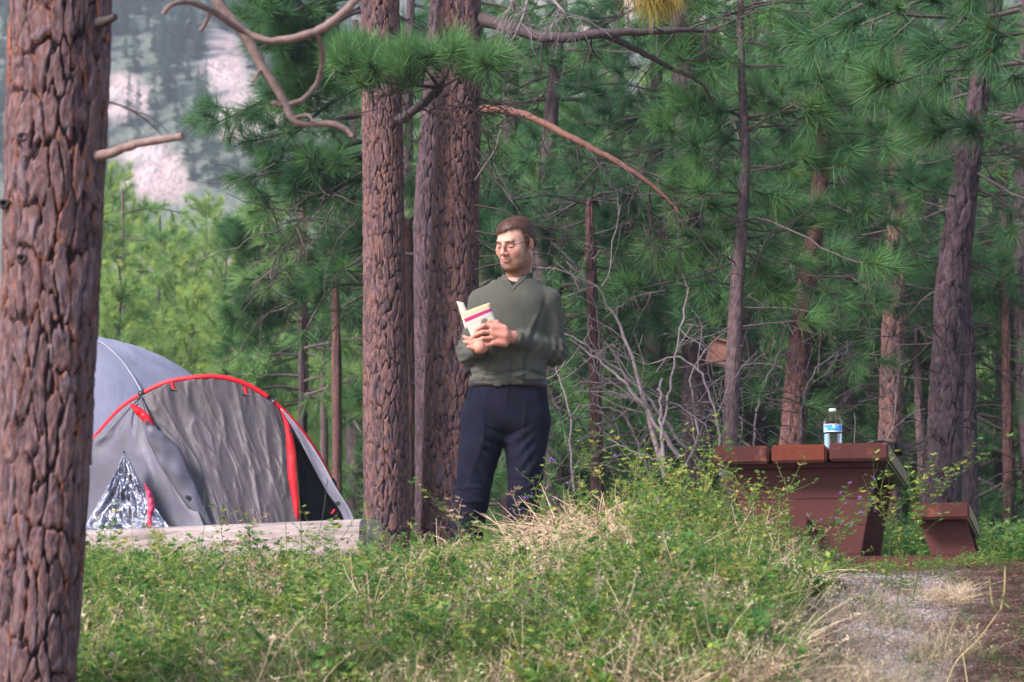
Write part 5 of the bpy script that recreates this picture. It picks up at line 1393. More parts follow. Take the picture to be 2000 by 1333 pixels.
class Field:
    def __init__(s, lo, hi, h):
        s.h = h; s.lo = np.array(lo, float); n = np.ceil((np.array(hi) - s.lo) / h).astype(int) + 1
        s.f = np.full(n, .2, np.float32)
        s.ax = [s.lo[k] + np.arange(n[k]) * h for k in range(3)]
    def win(s, lo, hi):
        sl = []
        for k in range(3):
            a = max(0, int((lo[k] - s.lo[k]) / s.h)); b = min(len(s.ax[k]), int((hi[k] - s.lo[k]) / s.h) + 2)
            sl.append(slice(a, max(a + 1, b)))
        P = np.meshgrid(*[s.ax[k][sl[k]] for k in range(3)], indexing='ij')
        return tuple(sl), np.stack(P, -1)
    def add(s, d, sl, k, sub=False):
        o = s.f[sl]
        if sub:
            h = np.clip(.5 - .5 * (o + d) / k, 0, 1); s.f[sl] = o * (1 - h) - d * h + k * h * (1 - h)
        elif k <= 0: s.f[sl] = np.minimum(o, d)
        else:
            h = np.clip(.5 + .5 * (o - d) / k, 0, 1); s.f[sl] = o * (1 - h) + d * h - k * h * (1 - h)
    def cap(s, a, b, ra, rb, k=.02, sub=False, flat=None):
        """tapered capsule; flat=(axis unit, factor) squashes the section along an axis"""
        a, b = np.array(a, float), np.array(b, float); m = max(ra, rb) * 1.3 + k + .03
        sl, P = s.win(np.minimum(a, b) - m, np.maximum(a, b) + m)
        ab = b - a; t = np.clip(((P - a) @ ab) / (ab @ ab + 1e-12), 0, 1)
        D = P - a - t[..., None] * ab
        if flat is not None:
            n = unit(np.array(flat[0], float)); c = D @ n; D = D + n * (c * (1 / flat[1] - 1))[..., None]
        d = np.linalg.norm(D, axis=-1) - (ra + (rb - ra) * t)
        s.add(d, sl, k, sub)
    def ell(s, c, r, k=.02, R_=None, sub=False):
        c = np.array(c, float); r = np.array(r, float); m = max(r) + k + .02
        sl, P = s.win(c - m, c + m); Q = P - c
        if R_ is not None: Q = Q @ R_           # columns of R_ are the local axes
        k0 = np.linalg.norm(Q / r, axis=-1); k1 = np.linalg.norm(Q / r ** 2, axis=-1) + 1e-9
        s.add(k0 * (k0 - 1) / k1, sl, k, sub)
    def loft(s, zs, cx, cyy, ax_, ay, k=.02, pw=2.3):
        sl, P = s.win((min(cx) - max(ax_) - .05, min(cyy) - max(ay) - .05, zs[0] - .03), (max(cx) + max(ax_) + .05, max(cyy) + max(ay) + .05, zs[-1] + .03))
        z = P[..., 2]
        zq = np.linspace(zs[0], zs[-1], 120)
        def from_(v):
            kq = np.interp(zq, zs, v); kk = np.ones(17) / 17
            for _ in range(2): kq = np.convolve(np.pad(kq, 8, mode='edge'), kk, 'valid')
            return np.interp(z, zq, kq)
        A, B = from_(ax_), from_(ay)
        X, Y = (P[..., 0] - from_(cx)) / A, (P[..., 1] - from_(cyy)) / B
        d = ((np.abs(X) ** pw + np.abs(Y) ** pw) ** (1 / pw) - 1) * np.minimum(A, B)
        d = np.maximum(d, np.maximum(zs[0] - z, z - zs[-1]))
        s.add(d, sl, k)
    def mesh(s): return surface_nets(s.f, s.lo, s.h)

PX = lambda px: (px - 990) / 422.0
PZ = lambda py: 1.85 - (py - 420) / 418.0
MAN = at(990, 700, 14.0); MAN[2] = .46
def W_(V): return np.asarray(V) + MAN
man = empty('person', MAN, 'bearded man in glasses, dark green sweater and navy trousers reading a booklet', 'person')

# head frame
yaw, pit, rol = R(-33), R(17), R(3)
HR = (Matrix.Rotation(yaw, 3, 'Z') @ Matrix.Rotation(rol, 3, 'Y') @ Matrix.Rotation(pit, 3, 'X'))
HR = np.array(HR)                # local: +x his left, +y away from the face (face looks to -y), +z up
HO = np.array((PX(1006), -.035, 1.712))
def H(u, v, w): return HO + HR @ np.array((u, -v, w))    # u right in picture, v forward, w up
HX = HR
hf = Field((-.14, -.28, 1.36), (.24, .20, 1.90), .0026)
k_ = .018
hf.ell(H(0, -.018, .036), (.077, .097, .083), k_, HX)
hf.ell(H(0, .030, -.022), (.064, .062, .088), .03, HX)
hf.ell(H(0, .030, -.070), (.055, .055, .042), .025, HX)
hf.ell(H(0, .066, -.101), (.026, .022, .018), .022, HX)
hf.cap(H(-.030, .084, .022), H(.030, .084, .022), .012, .012, .02)
for sg in (-1, 1):
    hf.ell(H(sg * .040, .058, -.026), (.026, .026, .026), .025, HX)
    hf.ell(H(sg * .032, .106, .000), (.018, .016, .012), .012, HX, sub=True)
    hf.ell(H(sg * .031, .0805, -.001), (.0145, .0135, .0115), .006, HX)
    hf.ell(H(sg * .0125, .103, -.034), (.0078, .010, .0075), .006, HX)
    # ears
    hf.ell(H(sg * .080, -.012, -.008), (.0080, .017, .029), .008, HX)
    hf.ell(H(sg * .090, -.008, -.004), (.006, .011, .019), .006, HX, sub=True)
    hf.cap(H(sg * .050, -.02, -.075), H(sg * .030, .05, -.095), .018, .016, .03)
hf.cap(H(0, .090, .014), H(0, .115, -.026), .0065, .0085, .012)
hf.ell(H(0, .113, -.030), (.0095, .010, .009), .007, HX)
hf.ell(H(0, .0935, -.0575), (.025, .009, .0050), .007, HX)
hf.ell(H(0, .0920, -.0680), (.021, .009, .0060), .007, HX)
hf.cap(H(-.026, .110, -.0622), H(.026, .110, -.0622), .0022, .0022, .004, sub=True)
# neck and upper trunk under the clothes
hf.cap((.045, .018, 1.46), H(0, -.035, -.05), .062, .057, .03)
hf.cap((-.02, .01, 1.475), (.10, .01, 1.475), .055, .055, .04)
hV, hQ = hf.mesh()
# body and hands field
bf = Field((-.30, -.34, 1.10), (.30, .20, 1.56), .0030)
bf.loft([1.13, 1.25, 1.40, 1.50], [.02, .02, .03, .035], [.02, .02, .015, .015], [.135, .14, .155, .11], [.09, .10, .10, .07], .02)
SHL, SHR = np.array((.200, .02, 1.452)), np.array((-.128, .02, 1.448))
ELL, ELR = np.array((.222, .035, 1.205)), np.array((-.170, .00, 1.205))
WRL, WRR = np.array((PX(1001), -.165, PZ(668))), np.array((PX(938), -.225, PZ(692)))
for a, b, c in ((SHL, ELL, WRL), (SHR, ELR, WRR)):
    bf.cap(a, b, .046, .036, .02); bf.cap(b, c, .036, .026, .02)
# his left hand (picture right): back of the hand to us, fingers pointing left round the booklet
def hp(px, py, y): return np.array((PX(px), y, PZ(py)))
def finger(pts, r0, r1, k=.006):
    for i in range(len(pts) - 1):
        n = len(pts) - 1; bf.cap(pts[i], pts[i + 1], r0 + (r1 - r0) * i / n, r0 + (r1 - r0) * (i + 1) / n, k)
bf.cap(WRL, hp(985, 665, -.195), .026, .027, .015)
bf.cap(hp(984, 655, -.200), hp(962, 652, -.215), .022, .017, .014)
bf.cap(hp(986, 668, -.200), hp(962, 664, -.215), .024, .016, .014)
bf.cap(hp(986, 680, -.195), hp(964, 680, -.208), .021, .015, .014)
finger([hp(962, 650, -.216), hp(946, 649, -.228), hp(934, 656, -.222), hp(928, 664, -.210)], .0105, .0078)
finger([hp(962, 661, -.218), hp(943, 662, -.232), hp(929, 668, -.226), hp(921, 674, -.214)], .0108, .0078)
finger([hp(963, 672, -.216), hp(944, 674, -.229), hp(930, 678, -.224), hp(922, 682, -.212)], .0102, .0074)
finger([hp(965, 683, -.210), hp(950, 687, -.220), hp(940, 690, -.216), hp(933, 692, -.208)], .0092, .0066)
finger([hp(984, 655, -.190), hp(970, 642, -.200), hp(957, 640, -.205), hp(948, 645, -.205)], .0135, .0088, .010)
# his right hand (picture left) supporting from below and behind, palm up towards us
bf.cap(WRR, hp(938, 689, -.222), .024, .024, .012)
bf.cap(hp(936, 688, -.215), hp(941, 676, -.200), .022, .020, .014)
bf.cap(hp(946, 690, -.205), hp(950, 678, -.195), .020, .018, .014)
finger([hp(930, 680, -.214), hp(921, 675, -.216), hp(913, 672, -.214), hp(907, 669, -.208)], .0098, .0068)
finger([hp(932, 686, -.218), hp(922, 683, -.222), hp(914, 681, -.220), hp(908, 679, -.214)], .0100, .0070)
finger([hp(940, 676, -.196), hp(938, 664, -.190), hp(936, 654, -.189), hp(934, 645, -.190)], .0100, .0070)
finger([hp(948, 676, -.192), hp(948, 664, -.187), hp(947, 654, -.186), hp(945, 646, -.188)], .0098, .0068)
finger([hp(936, 692, -.222), hp(926, 692, -.230), hp(917, 690, -.232)], .012, .0085)
bV, bQ = bf.mesh()
# legs of the body (hidden under the trousers)
lf = Field((-.34, -.22, -.01), (.26, .22, 1.16), .008)
HIPL, HIPR = np.array((.085, .01, .90)), np.array((-.095, .01, .90))
KNL, KNR = np.array((PX(1024), -.03, .52)), np.array((PX(921), -.035, .52))
ANL, ANR = np.array((PX(1014), .02, .09)), np.array((PX(897), .0, .09))
lf.loft([.88, 1.0, 1.16], [0, 0, .01], [.01] * 3, [.14, .14, .135], [.09, .09, .09], .02)
for a, b, c in ((HIPL, KNL, ANL), (HIPR, KNR, ANR)):
    lf.cap(a, b, .078, .05, .03); lf.cap(b, c, .050, .036, .02); lf.cap(c, c + np.array((0, -.11, -.05)), .036, .03, .02)
lV, lQ = lf.mesh()
# skin colours by place
allV = np.vstack([hV, bV, lV]); allQ = np.vstack([hQ, bQ + len(hV), lQ + len(hV) + len(bV)])
loc = (allV - HO) @ HR; u, v, w = loc[:, 0], -loc[:, 1], loc[:, 2]
col = np.tile(np.array((.53, .29, .22)), (len(allV), 1))
ishead = (allV[:, 2] > 1.55) & (np.abs(u) < .12)
def blend(c, m): 
    global col
    m = np.clip(m, 0, 1)[:, None]; col = col * (1 - m) + np.array(c) * m
g3 = lambda cu, cv, cw, su, sv, sw: np.exp(-((u - cu) / su) ** 2 - ((v - cv) / sv) ** 2 - ((w - cw) / sw) ** 2)
nz = fbm(allV[:, 0] * 60, allV[:, 1] * 60, allV[:, 2] * 60, 3)
blend((.62, .24, .19), .55 * (g3(-.04, .08, -.025, .022, .04, .022) + g3(.04, .08, -.025, .022, .04, .022) + g3(0, .115, -.028, .014, .02, .016)) * ishead)
# stubble and beard along the jaw
jaw = sstep(-.035, -.075, w + .30 * (np.clip(.03 - v, 0, .1))) * sstep(-.155, -.12, w) * ishead * sstep(-.07, -.02, v)
side = sstep(.030, .050, np.abs(u)) * sstep(.055, .02, v) * sstep(.01, -.02, w) * sstep(-.025, .0, v) * ishead
under = sstep(-.078, -.095, w) * ishead * sstep(-.01, .03, v)
lipclear = 1 - g3(0, .1, -.064, .028, .06, .014)
must = g3(0, .105, -.047, .026, .03, .006)
blend((.17, .085, .05), np.clip((.45 * jaw * lipclear + .9 * np.clip(side + under, 0, 1) + .3 * must) * (.6 + .8 * nz), 0, .8))
blend((.54, .19, .17), .9 * (g3(0, .1, -.0575, .020, .03, .0045) + g3(0, .1, -.0675, .017, .03, .0055)))
blend((.12, .05, .045), .9 * g3(0, .1, -.0622, .023, .04, .0014))
for sg in (-1, 1):
    blend((.32, .15, .12), .5 * g3(sg * .031, .09, .004, .017, .03, .007))
    blend((.05, .028, .024), .95 * g3(sg * .031, .092, -.0065, .013, .03, .0019))
    blend((.60, .20, .15), .5 * sstep(.072, .08, sg * u) * ishead)
hands = (allV[:, 1] < -.17) & (allV[:, 2] < 1.35) & (allV[:, 2] > 1.1)
blend((.56, .22, .16), .85 * hands)
def skinf(nt, b):
    a = attr(nt, "col"); n = noise(nt, 140, 4, .6, objco(nt))
    s = ramp(nt, n.outputs[0], [(.3, (.86, .84, .84)), (.7, (1.1, 1.1, 1.1))])
    nt.links.new(mixc(nt, 1, a.outputs["Color"], s.outputs[0], 'MULTIPLY'), b.inputs["Base Color"])
    b.inputs["Roughness"].default_value = .6; b.inputs["Subsurface Weight"].default_value = .12; b.inputs["Subsurface Radius"].default_value = (1, .35, .2)
    b.inputs["Subsurface Scale"].default_value = .008; b.inputs["Specular IOR Level"].default_value = .25
    bump(nt, b, n.outputs[0], .15, .001)
body = mk('body', W_(allV), allQ, mat("skin", skinf), man, attrs={"col": (col, 'FLOAT_COLOR')})

# hair: cap following the skull with a swept fringe, plus strands
cf = Field((-.12, -.22, 1.60), (.22, .18, 1.90), .003)
cf.ell(H(0, -.022, .034), (.0845, .103, .088), .01, HX)
cf.ell(H(0, .030, .063), (.064, .056, .042), .02, HX)
for sg in (-1, 1): cf.cap(H(sg * .076, .018, .03), H(sg * .0745, .012, -.025), .010, .005, .01)
cf.cap(H(-.03, -.10, -.02), H(.03, -.10, -.02), .02, .02, .02)
# carve the face and ear openings
def facecut():
    sl, P = cf.win((-.2, -.3, 1.5), (.3, .3, 1.95)); q = (P - HO) @ HR; u, v, w = q[..., 0], -q[..., 1], q[..., 2]
    # hairline height depends on the side: fringe swept towards the picture's left
    hl = .060 + .022 * sstep(-.05, .05, u) * sstep(.075, .05, u) - .006 * sstep(-.02, -.06, u) + .004 * np.sin(u * 260 + w * 60)
    front = np.minimum(v - .028, hl - w)                     # >0 inside the face area
    temple = np.minimum(v - .020 - .10 * np.abs(u - .0) * 0, .030 - w) 
    low = np.minimum(.0 - w, .001 + 0 * w + v + .03)          # below ear line in front of the neck
    d = np.minimum.reduce([-front, -temple, -low])
    o = cf.f[sl]; cf.f[sl] = np.maximum(o, -d * 1.0)
    nape = (-.055 - w); cf.f[sl] = np.maximum(cf.f[sl], nape)
    ear = np.sqrt(((np.abs(u) - .086) / 1.0) ** 2 + ((v + .012) / 1.1) ** 2 + ((w + .006) / 1.5) ** 2) - .021
    cf.f[sl] = np.maximum(cf.f[sl], -ear)
facecut()
cV, cQ = cf.mesh()
q = (cV - HO) @ HR; flow = np.arctan2(q[:, 0] - .02, q[:, 1] + .02)
cV = cV + (fbm(q[:, 0] * 40 + q[:, 2] * 30, q[:, 1] * 40, q[:, 2] * 12, 3) - .5)[:, None] * .003 * unit(np.array((0, 0, 1.0)))
def hairf(nt, b):
    v = objco(nt, (1, 1, .35)); n = noise(nt, 120, 4, .6, v, .6); n2 = noise(nt, 14, 3, .5, objco(nt))
    r = ramp(nt, n.outputs[0], [(.3, (.035, .015, .009)), (.6, (.105, .045, .026)), (.8, (.22, .105, .06))])
    nt.links.new(r.outputs[0], b.inputs["Base Color"]); b.inputs["Roughness"].default_value = .5; b.inputs["Specular IOR Level"].default_value = .3
    bump(nt, b, n.outputs[0], .35, .002)
M['hair'] = mat("brown_hair", hairf)
hair = mk('hair', W_(cV), cQ, M['hair'], man)
r = np.random.default_rng(33); V, Fq = [], []
sel = r.choice(len(cV), 3800, replace=True)
for i in sel:
    p = cV[i]; lu, lv_, lw = q[i]; nrm = unit(np.array((lu / .085 ** 2, (lv_ - .022) / .104 ** 2, (lw - .04) / .09 ** 2)))
    # strands run from a side parting over the crown towards picture-left and down
    part = np.array((.045, -.01, .12)); d = np.array((lu, lv_, lw)) - part; d = unit(d - nrm * (d @ nrm) + r.normal(0, .25, 3) * .6); d = unit(d - nrm * (d @ nrm))
    L = r.uniform(.014, .034); s_v = unit(np.cross(d, nrm)) * .0006
    pl = np.array((lu, lv_, lw)); P_ = [pl - d * L * .5 + nrm * .0008, pl + nrm * .0024, pl + d * L * .5 + nrm * .0010 - nrm * (L * .5) ** 2 / .17]
    if P_[2][1] < -.03 and P_[2][2] < .040: continue
    b = len(V)
    for z_, pp in enumerate(P_):
        ww = s_v * (1, 1, .3)[z_]; V += [HO + HR @ (pp - ww), HO + HR @ (pp + ww)]
    Fq += [(b, b + 1, b + 3, b + 2), (b + 2, b + 3, b + 5, b + 4)]
o = mk('strands', W_(V), Fq, M['hair'], hair, smooth=False); o["kind"] = "stuff"
# eyebrows
for sg in (-1, 1):
    V, Fq = [], []
    for i in range(150):
        t = r.random(); uu = sg * (.014 + .034 * t); ww = .0185 + .006 * math.sin(t * 2.6) - .003 * t + r.normal(0, .0013); vv = .1030 - .006 * t - .015 * t * t
        p = np.array((uu, -vv, ww)); d = unit(np.array((sg * 1.0, .25, .35 - .7 * t))); b = len(V)
        V += [HO + HR @ (p - d * .003 + np.array((0, 0, -.0006))), HO + HR @ (p - d * .003 + np.array((0, 0, .0006))), HO + HR @ (p + d * .0055 - np.array((0, .001, 0)))]
        Fq.append((b, b + 1, b + 2))
    mk('eyebrow', W_(V), Fq, M['hair'], man, smooth=False)
# spectacles
M['frame'] = simple("spectacle_metal", (.10, .06, .10), .3, metal=.7, vary=.05)
gl = empty('glasses', MAN * 0, None, None); gl.parent = man
def GP(u, v, w): return W_(H(u, v, w))
def lensloop(sg, n=28):
    L = []
    for i in range(n):
        a = 2 * math.pi * i / n; c, s_ = math.cos(a), math.sin(a)
        x = abs(c) ** .55 * (1 if c > 0 else -1) * .0255; z = abs(s_) ** .7 * (1 if s_ > 0 else -1) * .0145
        L.append((sg * .034 + x, .112 - .006 * ((abs(sg * .034 + x) - .02) / .03) ** 2 * 1.3, -.003 + z))
    return L
T = Tubes()
for sg in (-1, 1):
    L = lensloop(sg); Lp = [GP(*p) for p in L] 
    T.tube(Lp[:15], .0010, 6, True); T.tube(Lp[14:] + Lp[:1], .0005, 5, True)
    x = sg * .0595
    T.tube([GP(x, .108, .006), GP(x + sg * .004, .104, .007), GP(sg * .074, .06, .008), GP(sg * .080, .0, .008), GP(sg * .080, -.012, .002)], .0015, 6, True)
T.tube([GP(-.009, .112, .004), GP(0, .117, .006), GP(.009, .112, .004)], .0014, 6, True)
fr = T.build('frame', M['frame'], gl)
def lensf(nt, b):
    b.inputs["Base Color"].default_value = (1, 1, 1, 1); b.inputs["Roughness"].default_value = .02; b.inputs["Transmission Weight"].default_value = 1; b.inputs["IOR"].default_value = 1.01
    b.inputs["Specular IOR Level"].default_value = .25; b.inputs["Alpha"].default_value = .15
M['lens'] = mat("lens_glass", lensf)
for sg in (-1, 1):
    L = [GP(*p) for p in lensloop(sg)]; c = GP(sg * .034, .1125, -.003)
    mk('lens', [c] + L, [(0, 1 + i, 1 + (i + 1) % 28) for i in range(28)], M['lens'], gl)

# sweater
def armcloth(f, a, b, c, r, k=.03):
    f.cap(a, b, r[0], r[1], k); f.cap(b, c, r[2], r[3], k)
sf = Field((-.32, -.30, 1.00), (.36, .24, 1.62), .0042)
sf.loft([1.045, 1.07, 1.12, 1.22, 1.35, 1.44, 1.50, 1.54], [.005, .006, .008, .012, .02, .03, .037, .042], [.01] * 8,
        [.172, .180, .175, .162, .172, .172, .145, .085], [.118, .128, .124, .118, .118, .112, .090, .065], .03, 2.4)
sf.cap((.042, .012, 1.515), (.190, .02, 1.452), .056, .050, .035); sf.cap((.042, .012, 1.515), (-.120, .02, 1.448), .056, .050, .035)
sf.cap((.048, .022, 1.52), (.046, .012, 1.550), .078, .068, .02)
armcloth(sf, SHL + np.array((-.005, 0, -.002)), ELL + np.array((-.002, 0, .005)), WRL + (ELL - WRL) * .10, (.055, .055, .058, .037))
armcloth(sf, SHR + np.array((.010, 0, -.002)), ELR + np.array((-.0, 0, .005)), WRR + (ELR - WRR) * .16, (.055, .053, .055, .037))
# neck opening: a V cut in front, round at the back
sl, P = sf.win((-.2, -.3, 1.44), (.3, .3, 1.65))
xx, zz = P[..., 0] - .030, P[..., 2]; yy = P[..., 1]
vz = PZ(565) + .0; 
vcut = np.abs(xx) * .78 - (zz - vz) * .50           # wedge: negative inside the V
vcut = np.where(yy < .0, vcut, 9)
ring = np.sqrt(((P[..., 0] - .046) / 1.0) ** 2 + ((yy - .022) / 1.0) ** 2) - .066
top = PZ(533) + .012 - zz + (yy - .02) * .25
cut = np.minimum(vcut, np.where(zz > vz + .028, ring, 9))
sf.f[sl] = np.maximum(sf.f[sl], -cut)
sf.f[sl] = np.maximum(sf.f[sl], zz - (PZ(536) + .002 + (yy) * .30))
sV, sQ = sf.mesh()
def vnormals(V, Q):
    n = np.cross(V[Q[:, 2]] - V[Q[:, 0]], V[Q[:, 3]] - V[Q[:, 1]]); out = np.zeros_like(V)
    for k in range(4): np.add.at(out, Q[:, k], n)
    return out / (np.linalg.norm(out, axis=1)[:, None] + 1e-12)
def segdist(V, a, b):
    ab = b - a; t = np.clip(((V - a) @ ab) / (ab @ ab), 0, 1); return np.linalg.norm(V - a - t[:, None] * ab, axis=1), t
sN = vnormals(sV, sQ); x, y, z = sV.T
dsp = (fbm(x * 9, y * 9, z * 5, 3) - .5) * .010
# pulls from the armpit to the belly, gathers at elbows and over the hem
def ridge(px, pz, ang, wdt, lng, amp, ycut=0):
    global dsp
    c, s_ = math.cos(ang), math.sin(ang); a = (x - px) * c + (z - pz) * s_; b = -(x - px) * s_ + (z - pz) * c
    b = b + .012 * np.sin(a * 18 + px * 40)
    dsp = dsp + amp * np.exp(-(b / wdt) ** 2 - (a / lng) ** 2) * (y < ycut)
for p in ((.06, 1.16, 1.5, .010, .07, .008), (.02, 1.14, 1.65, .009, .08, -.008), (.10, 1.15, 1.3, .010, .07, -.008), (-.04, 1.13, 1.4, .010, .05, .007), (-.09, 1.12, 1.2, .009, .05, -.007), (.13, 1.17, 1.1, .010, .06, .007),
          (.12, 1.30, 1.2, .012, .09, .007), (.145, 1.33, 1.4, .009, .10, -.010), (-.10, 1.34, 1.8, .011, .10, -.009), (-.07, 1.32, 1.75, .010, .08, .006), (.03, 1.10, .1, .008, .12, .006), (.0, 1.085, -.1, .007, .15, -.006),
          (.09, 1.10, .3, .008, .08, .007), (-.10, 1.09, -.4, .008, .05, .007), (.06, 1.24, 1.3, .012, .06, .005)): ridge(*p)
for a, b, c in ((SHL, ELL, WRL), (SHR, ELR, WRR)):
    d, t = segdist(sV, a, b); m = np.exp(-((t - .93) / .2) ** 2) * (d < .08)
    dsp += m * .0040 * np.sin((z * 1.0 + x * .5 + y * .4) * 150 + 2 * np.sin(x * 30))
    d, t = segdist(sV, b, c); m = np.exp(-((t - .12) / .22) ** 2) * (d < .08)
    dsp += m * .0035 * np.sin((x * 1.0 - z * .5 + y * .5) * 130 + 2 * np.sin(z * 30))
    m = sstep(.72, .98, t) * (d < .06); dsp += m * .0035 * np.sin(t * 34 + x * 12)
hem = np.exp(-((z - 1.075) / .014) ** 2) * .006 - .009 * np.exp(-((z - 1.098 - .012 * np.sin(x * 22)) / .009) ** 2)
torso_m = (np.abs(x - .01) < .2) & (y > -.16); dsp += hem * torso_m
dsp = dsp * (1 - .85 * sstep(1.44, 1.52, z))
sV2 = sV + sN * dsp[:, None]
def knitf(nt, b):
    n = noise(nt, 420, 3, .7, objco(nt)); n2 = noise(nt, 8, 4, .6, objco(nt)); a = attr(nt, "rib")
    r = ramp(nt, n.outputs[0], [(.30, (.038, .040, .031)), (.5, (.071, .070, .057)), (.7, (.115, .115, .092))])
    s = ramp(nt, n2.outputs[0], [(.3, (.85, .85, .85)), (.7, (1.12, 1.12, 1.1))])
    c = mixc(nt, 1, r.outputs[0], s.outputs[0], 'MULTIPLY'); nt.links.new(c, b.inputs["Base Color"])
    b.inputs["Roughness"].default_value = .95; b.inputs["Specular IOR Level"].default_value = .15
    b.inputs["Sheen Weight"].default_value = .10; b.inputs["Sheen Tint"].default_value = (.6, .65, .7, 1)
    bump(nt, b, n.outputs[0], .5, .002)
M['knit'] = mat("green_knit", knitf)
mk('sweater', W_(sV2), sQ, M['knit'], man)
# ribbed V neckband
def drape(pts, f_, rad_out=.002):
    """push points towards the wearer until they meet the sweater surface"""
    out = []
    for p in pts:
        ys = np.linspace(-.2, .12, 300); P_ = np.stack([np.full(300, p[0]), ys, np.full(300, p[1])], -1)
        i = np.clip(((P_ - f_.lo) / f_.h).astype(int), 0, np.array(f_.f.shape) - 1); v_ = f_.f[i[:, 0], i[:, 1], i[:, 2]]
        k = np.argmax(v_ < .0) if (v_ < 0).any() else np.argmin(v_); out.append(np.array((p[0], ys[k] - rad_out, p[1])))
    return out
Lp = [(-.035, PZ(546)), (-.032, PZ(550)), (-.010, PZ(560)), (.022, PZ(574))]; Rp = [(.022, PZ(574)), (.050, PZ(561)), (.082, PZ(548)), (.100, PZ(537))]
F_ = []
for pts in (Lp, Rp):
    P_ = np.array(drape(smooth_path([np.array((a, b, 0)) for a, b in pts], 16)[:, :2], sf, .000)); F_.append(P_)
F_ = np.concatenate([F_[0], F_[1][1:]])
F_[:, 1] = np.convolve(np.pad(F_[:, 1], 2, mode='edge'), np.ones(5) / 5, 'valid')
a0 = math.atan2(F_[-1][1] - .022, F_[-1][0] - .046); a1 = math.atan2(F_[0][1] - .022, F_[0][0] - .046) + 2 * math.pi
B_ = []
for t in np.linspace(0, 1, 20)[1:-1]:
    a = a0 + (a1 - a0) * t; r0_ = np.hypot(*(F_[-1][:2] - (.046, .022))) * (1 - t) + np.hypot(*(F_[0][:2] - (.046, .022))) * t
    rr0 = r0_ * (1 - math.sin(math.pi * t)) + .067 * math.sin(math.pi * t)
    B_.append((.046 + rr0 * math.cos(a), .022 + rr0 * math.sin(a), F_[-1][2] * (1 - t) + F_[0][2] * t + .012 * math.sin(math.pi * t)))
T = Tubes(); T.tube(W_(np.vstack([F_, B_, F_[:1]])), .0062, 9, False)
T.build('neckband', M['knit'], man)
# dark undershirt
tf = Field((-.16, -.20, 1.36), (.24, .20, 1.62), .004)
tf.loft([1.38, 1.44, 1.50, 1.54], [.03, .03, .037, .042], [.012] * 4, [.16, .165, .130, .080], [.098, .098, .080, .064], .03)
tf.cap((.046, .022, 1.50), (.046, .010, 1.555), .076, .064, .02)
sl, P = tf.win((-.2, -.3, 1.3), (.3, .3, 1.7)); tf.f[sl] = np.maximum(tf.f[sl], P[..., 2] - (PZ(549) + .010 + P[..., 1] * .45 + .30 * (P[..., 0] - .04) ** 2 / .06))
tV, tQ = tf.mesh(); mk('undershirt', W_(tV), tQ, simple("black_cotton", (.012, .012, .015), .9, scale=60), man)
# wrist watch edge
# trousers
pf = Field((-.38, -.24, .03), (.30, .24, 1.12), .006)
pf.loft([.79, .86, .92, .98, 1.04, 1.085], [0, 0, -.004, -.002, .004, .006], [.01] * 6, [.13, .190, .196, .192, .177, .168], [.05, .110, .122, .122, .115, .110], .05, 2.3)
pf.cap(HIPL + np.array((.010, 0, -.02)), KNL, .102, .077, .035); pf.cap(KNL, ANL + np.array((0, .0, .02)), .076, .070, .02)
pf.cap(HIPR + np.array((-.010, 0, -.02)), KNR, .104, .080, .035); pf.cap(KNR, ANR + np.array((0, .0, .02)), .079, .071, .02)
sl, P = pf.win((-.5, -.5, -.2), (.5, .5, 1.3)); pf.f[sl] = np.maximum(pf.f[sl], np.maximum(.07 - P[..., 2], P[..., 2] - 1.085))
pV, pQ = pf.mesh(); pN = vnormals(pV, pQ); x, y, z = pV.T
dsp = (fbm(x * 8, y * 8, z * 5, 3) - .5) * .012
cz = PZ(862)
for k in range(9):      # whiskers fanning from the crotch
    for sg in (-1, 1):
        an = sg * (.25 + .16 * k); ridge(sg * (.045 + .010 * k), cz + .05 - .028 * k, math.pi / 2 - sg * 1.2 + .08 * k * sg, .007, .055, .006 * (1 if k % 2 else -1))
for (kx, kz) in ((KNL[0], .52), (KNR[0], .52)):
    for k in range(6): ridge(kx + .01 * (k % 3 - 1), kz - .07 + .03 * k, .2 * (-1) ** k, .007, .06, .006 * (-1) ** k)
ridge(0.0, 1.0, 1.55, .004, .06, .004); ridge(.16, .99, -1.15, .004, .06, -.006); ridge(-.17, .99, 1.15, .004, .05, -.006)
for s_x, kx in ((1, .09), (-1, -.13)): ridge(kx, .75, 1.5 + .12 * s_x, .010, .22, .005)
pV2 = pV + pN * dsp[:, None]
M['navy'] = simple("navy_cotton", (.008, .008, .018), .9, vary=.3, scale=16, bstr=.25, bdist=.004, spec=.12)
mk('trousers', W_(pV2), pQ, M['navy'], man)
# belt with buckle
T = Tubes(); V, Fq = [], []; nb_ = 72
for i in range(nb_):
    a = 2 * math.pi * i / nb_; c, s_ = math.cos(a), math.sin(a); e = (abs(c) ** 2.4 + abs(s_) ** 2.4) ** (-1 / 2.4)
    for (o_, z_) in ((.001, 1.038), (.0055, 1.040), (.0055, 1.068), (.001, 1.070)): V.append((.005 + (.1765 + o_) * c * e, .01 + (.1175 + o_) * s_ * e, z_))
for i in range(nb_):
    for k in range(3): a_i, b_i = i * 4, ((i + 1) % nb_) * 4; Fq.append((a_i + k, b_i + k, b_i + k + 1, a_i + k + 1))
mk('belt', W_(V), Fq, simple("black_leather", (.012, .010, .010), .45, scale=50), man)
bx = PX(971); V, f_ = bbox_mesh((bx, -.1155, 1.052), (.034, .006, .030), 0, .002)
mk('buckle', W_(V), f_, simple("buckle_metal", (.10, .075, .07), .3, metal=.8), man, smooth=False)
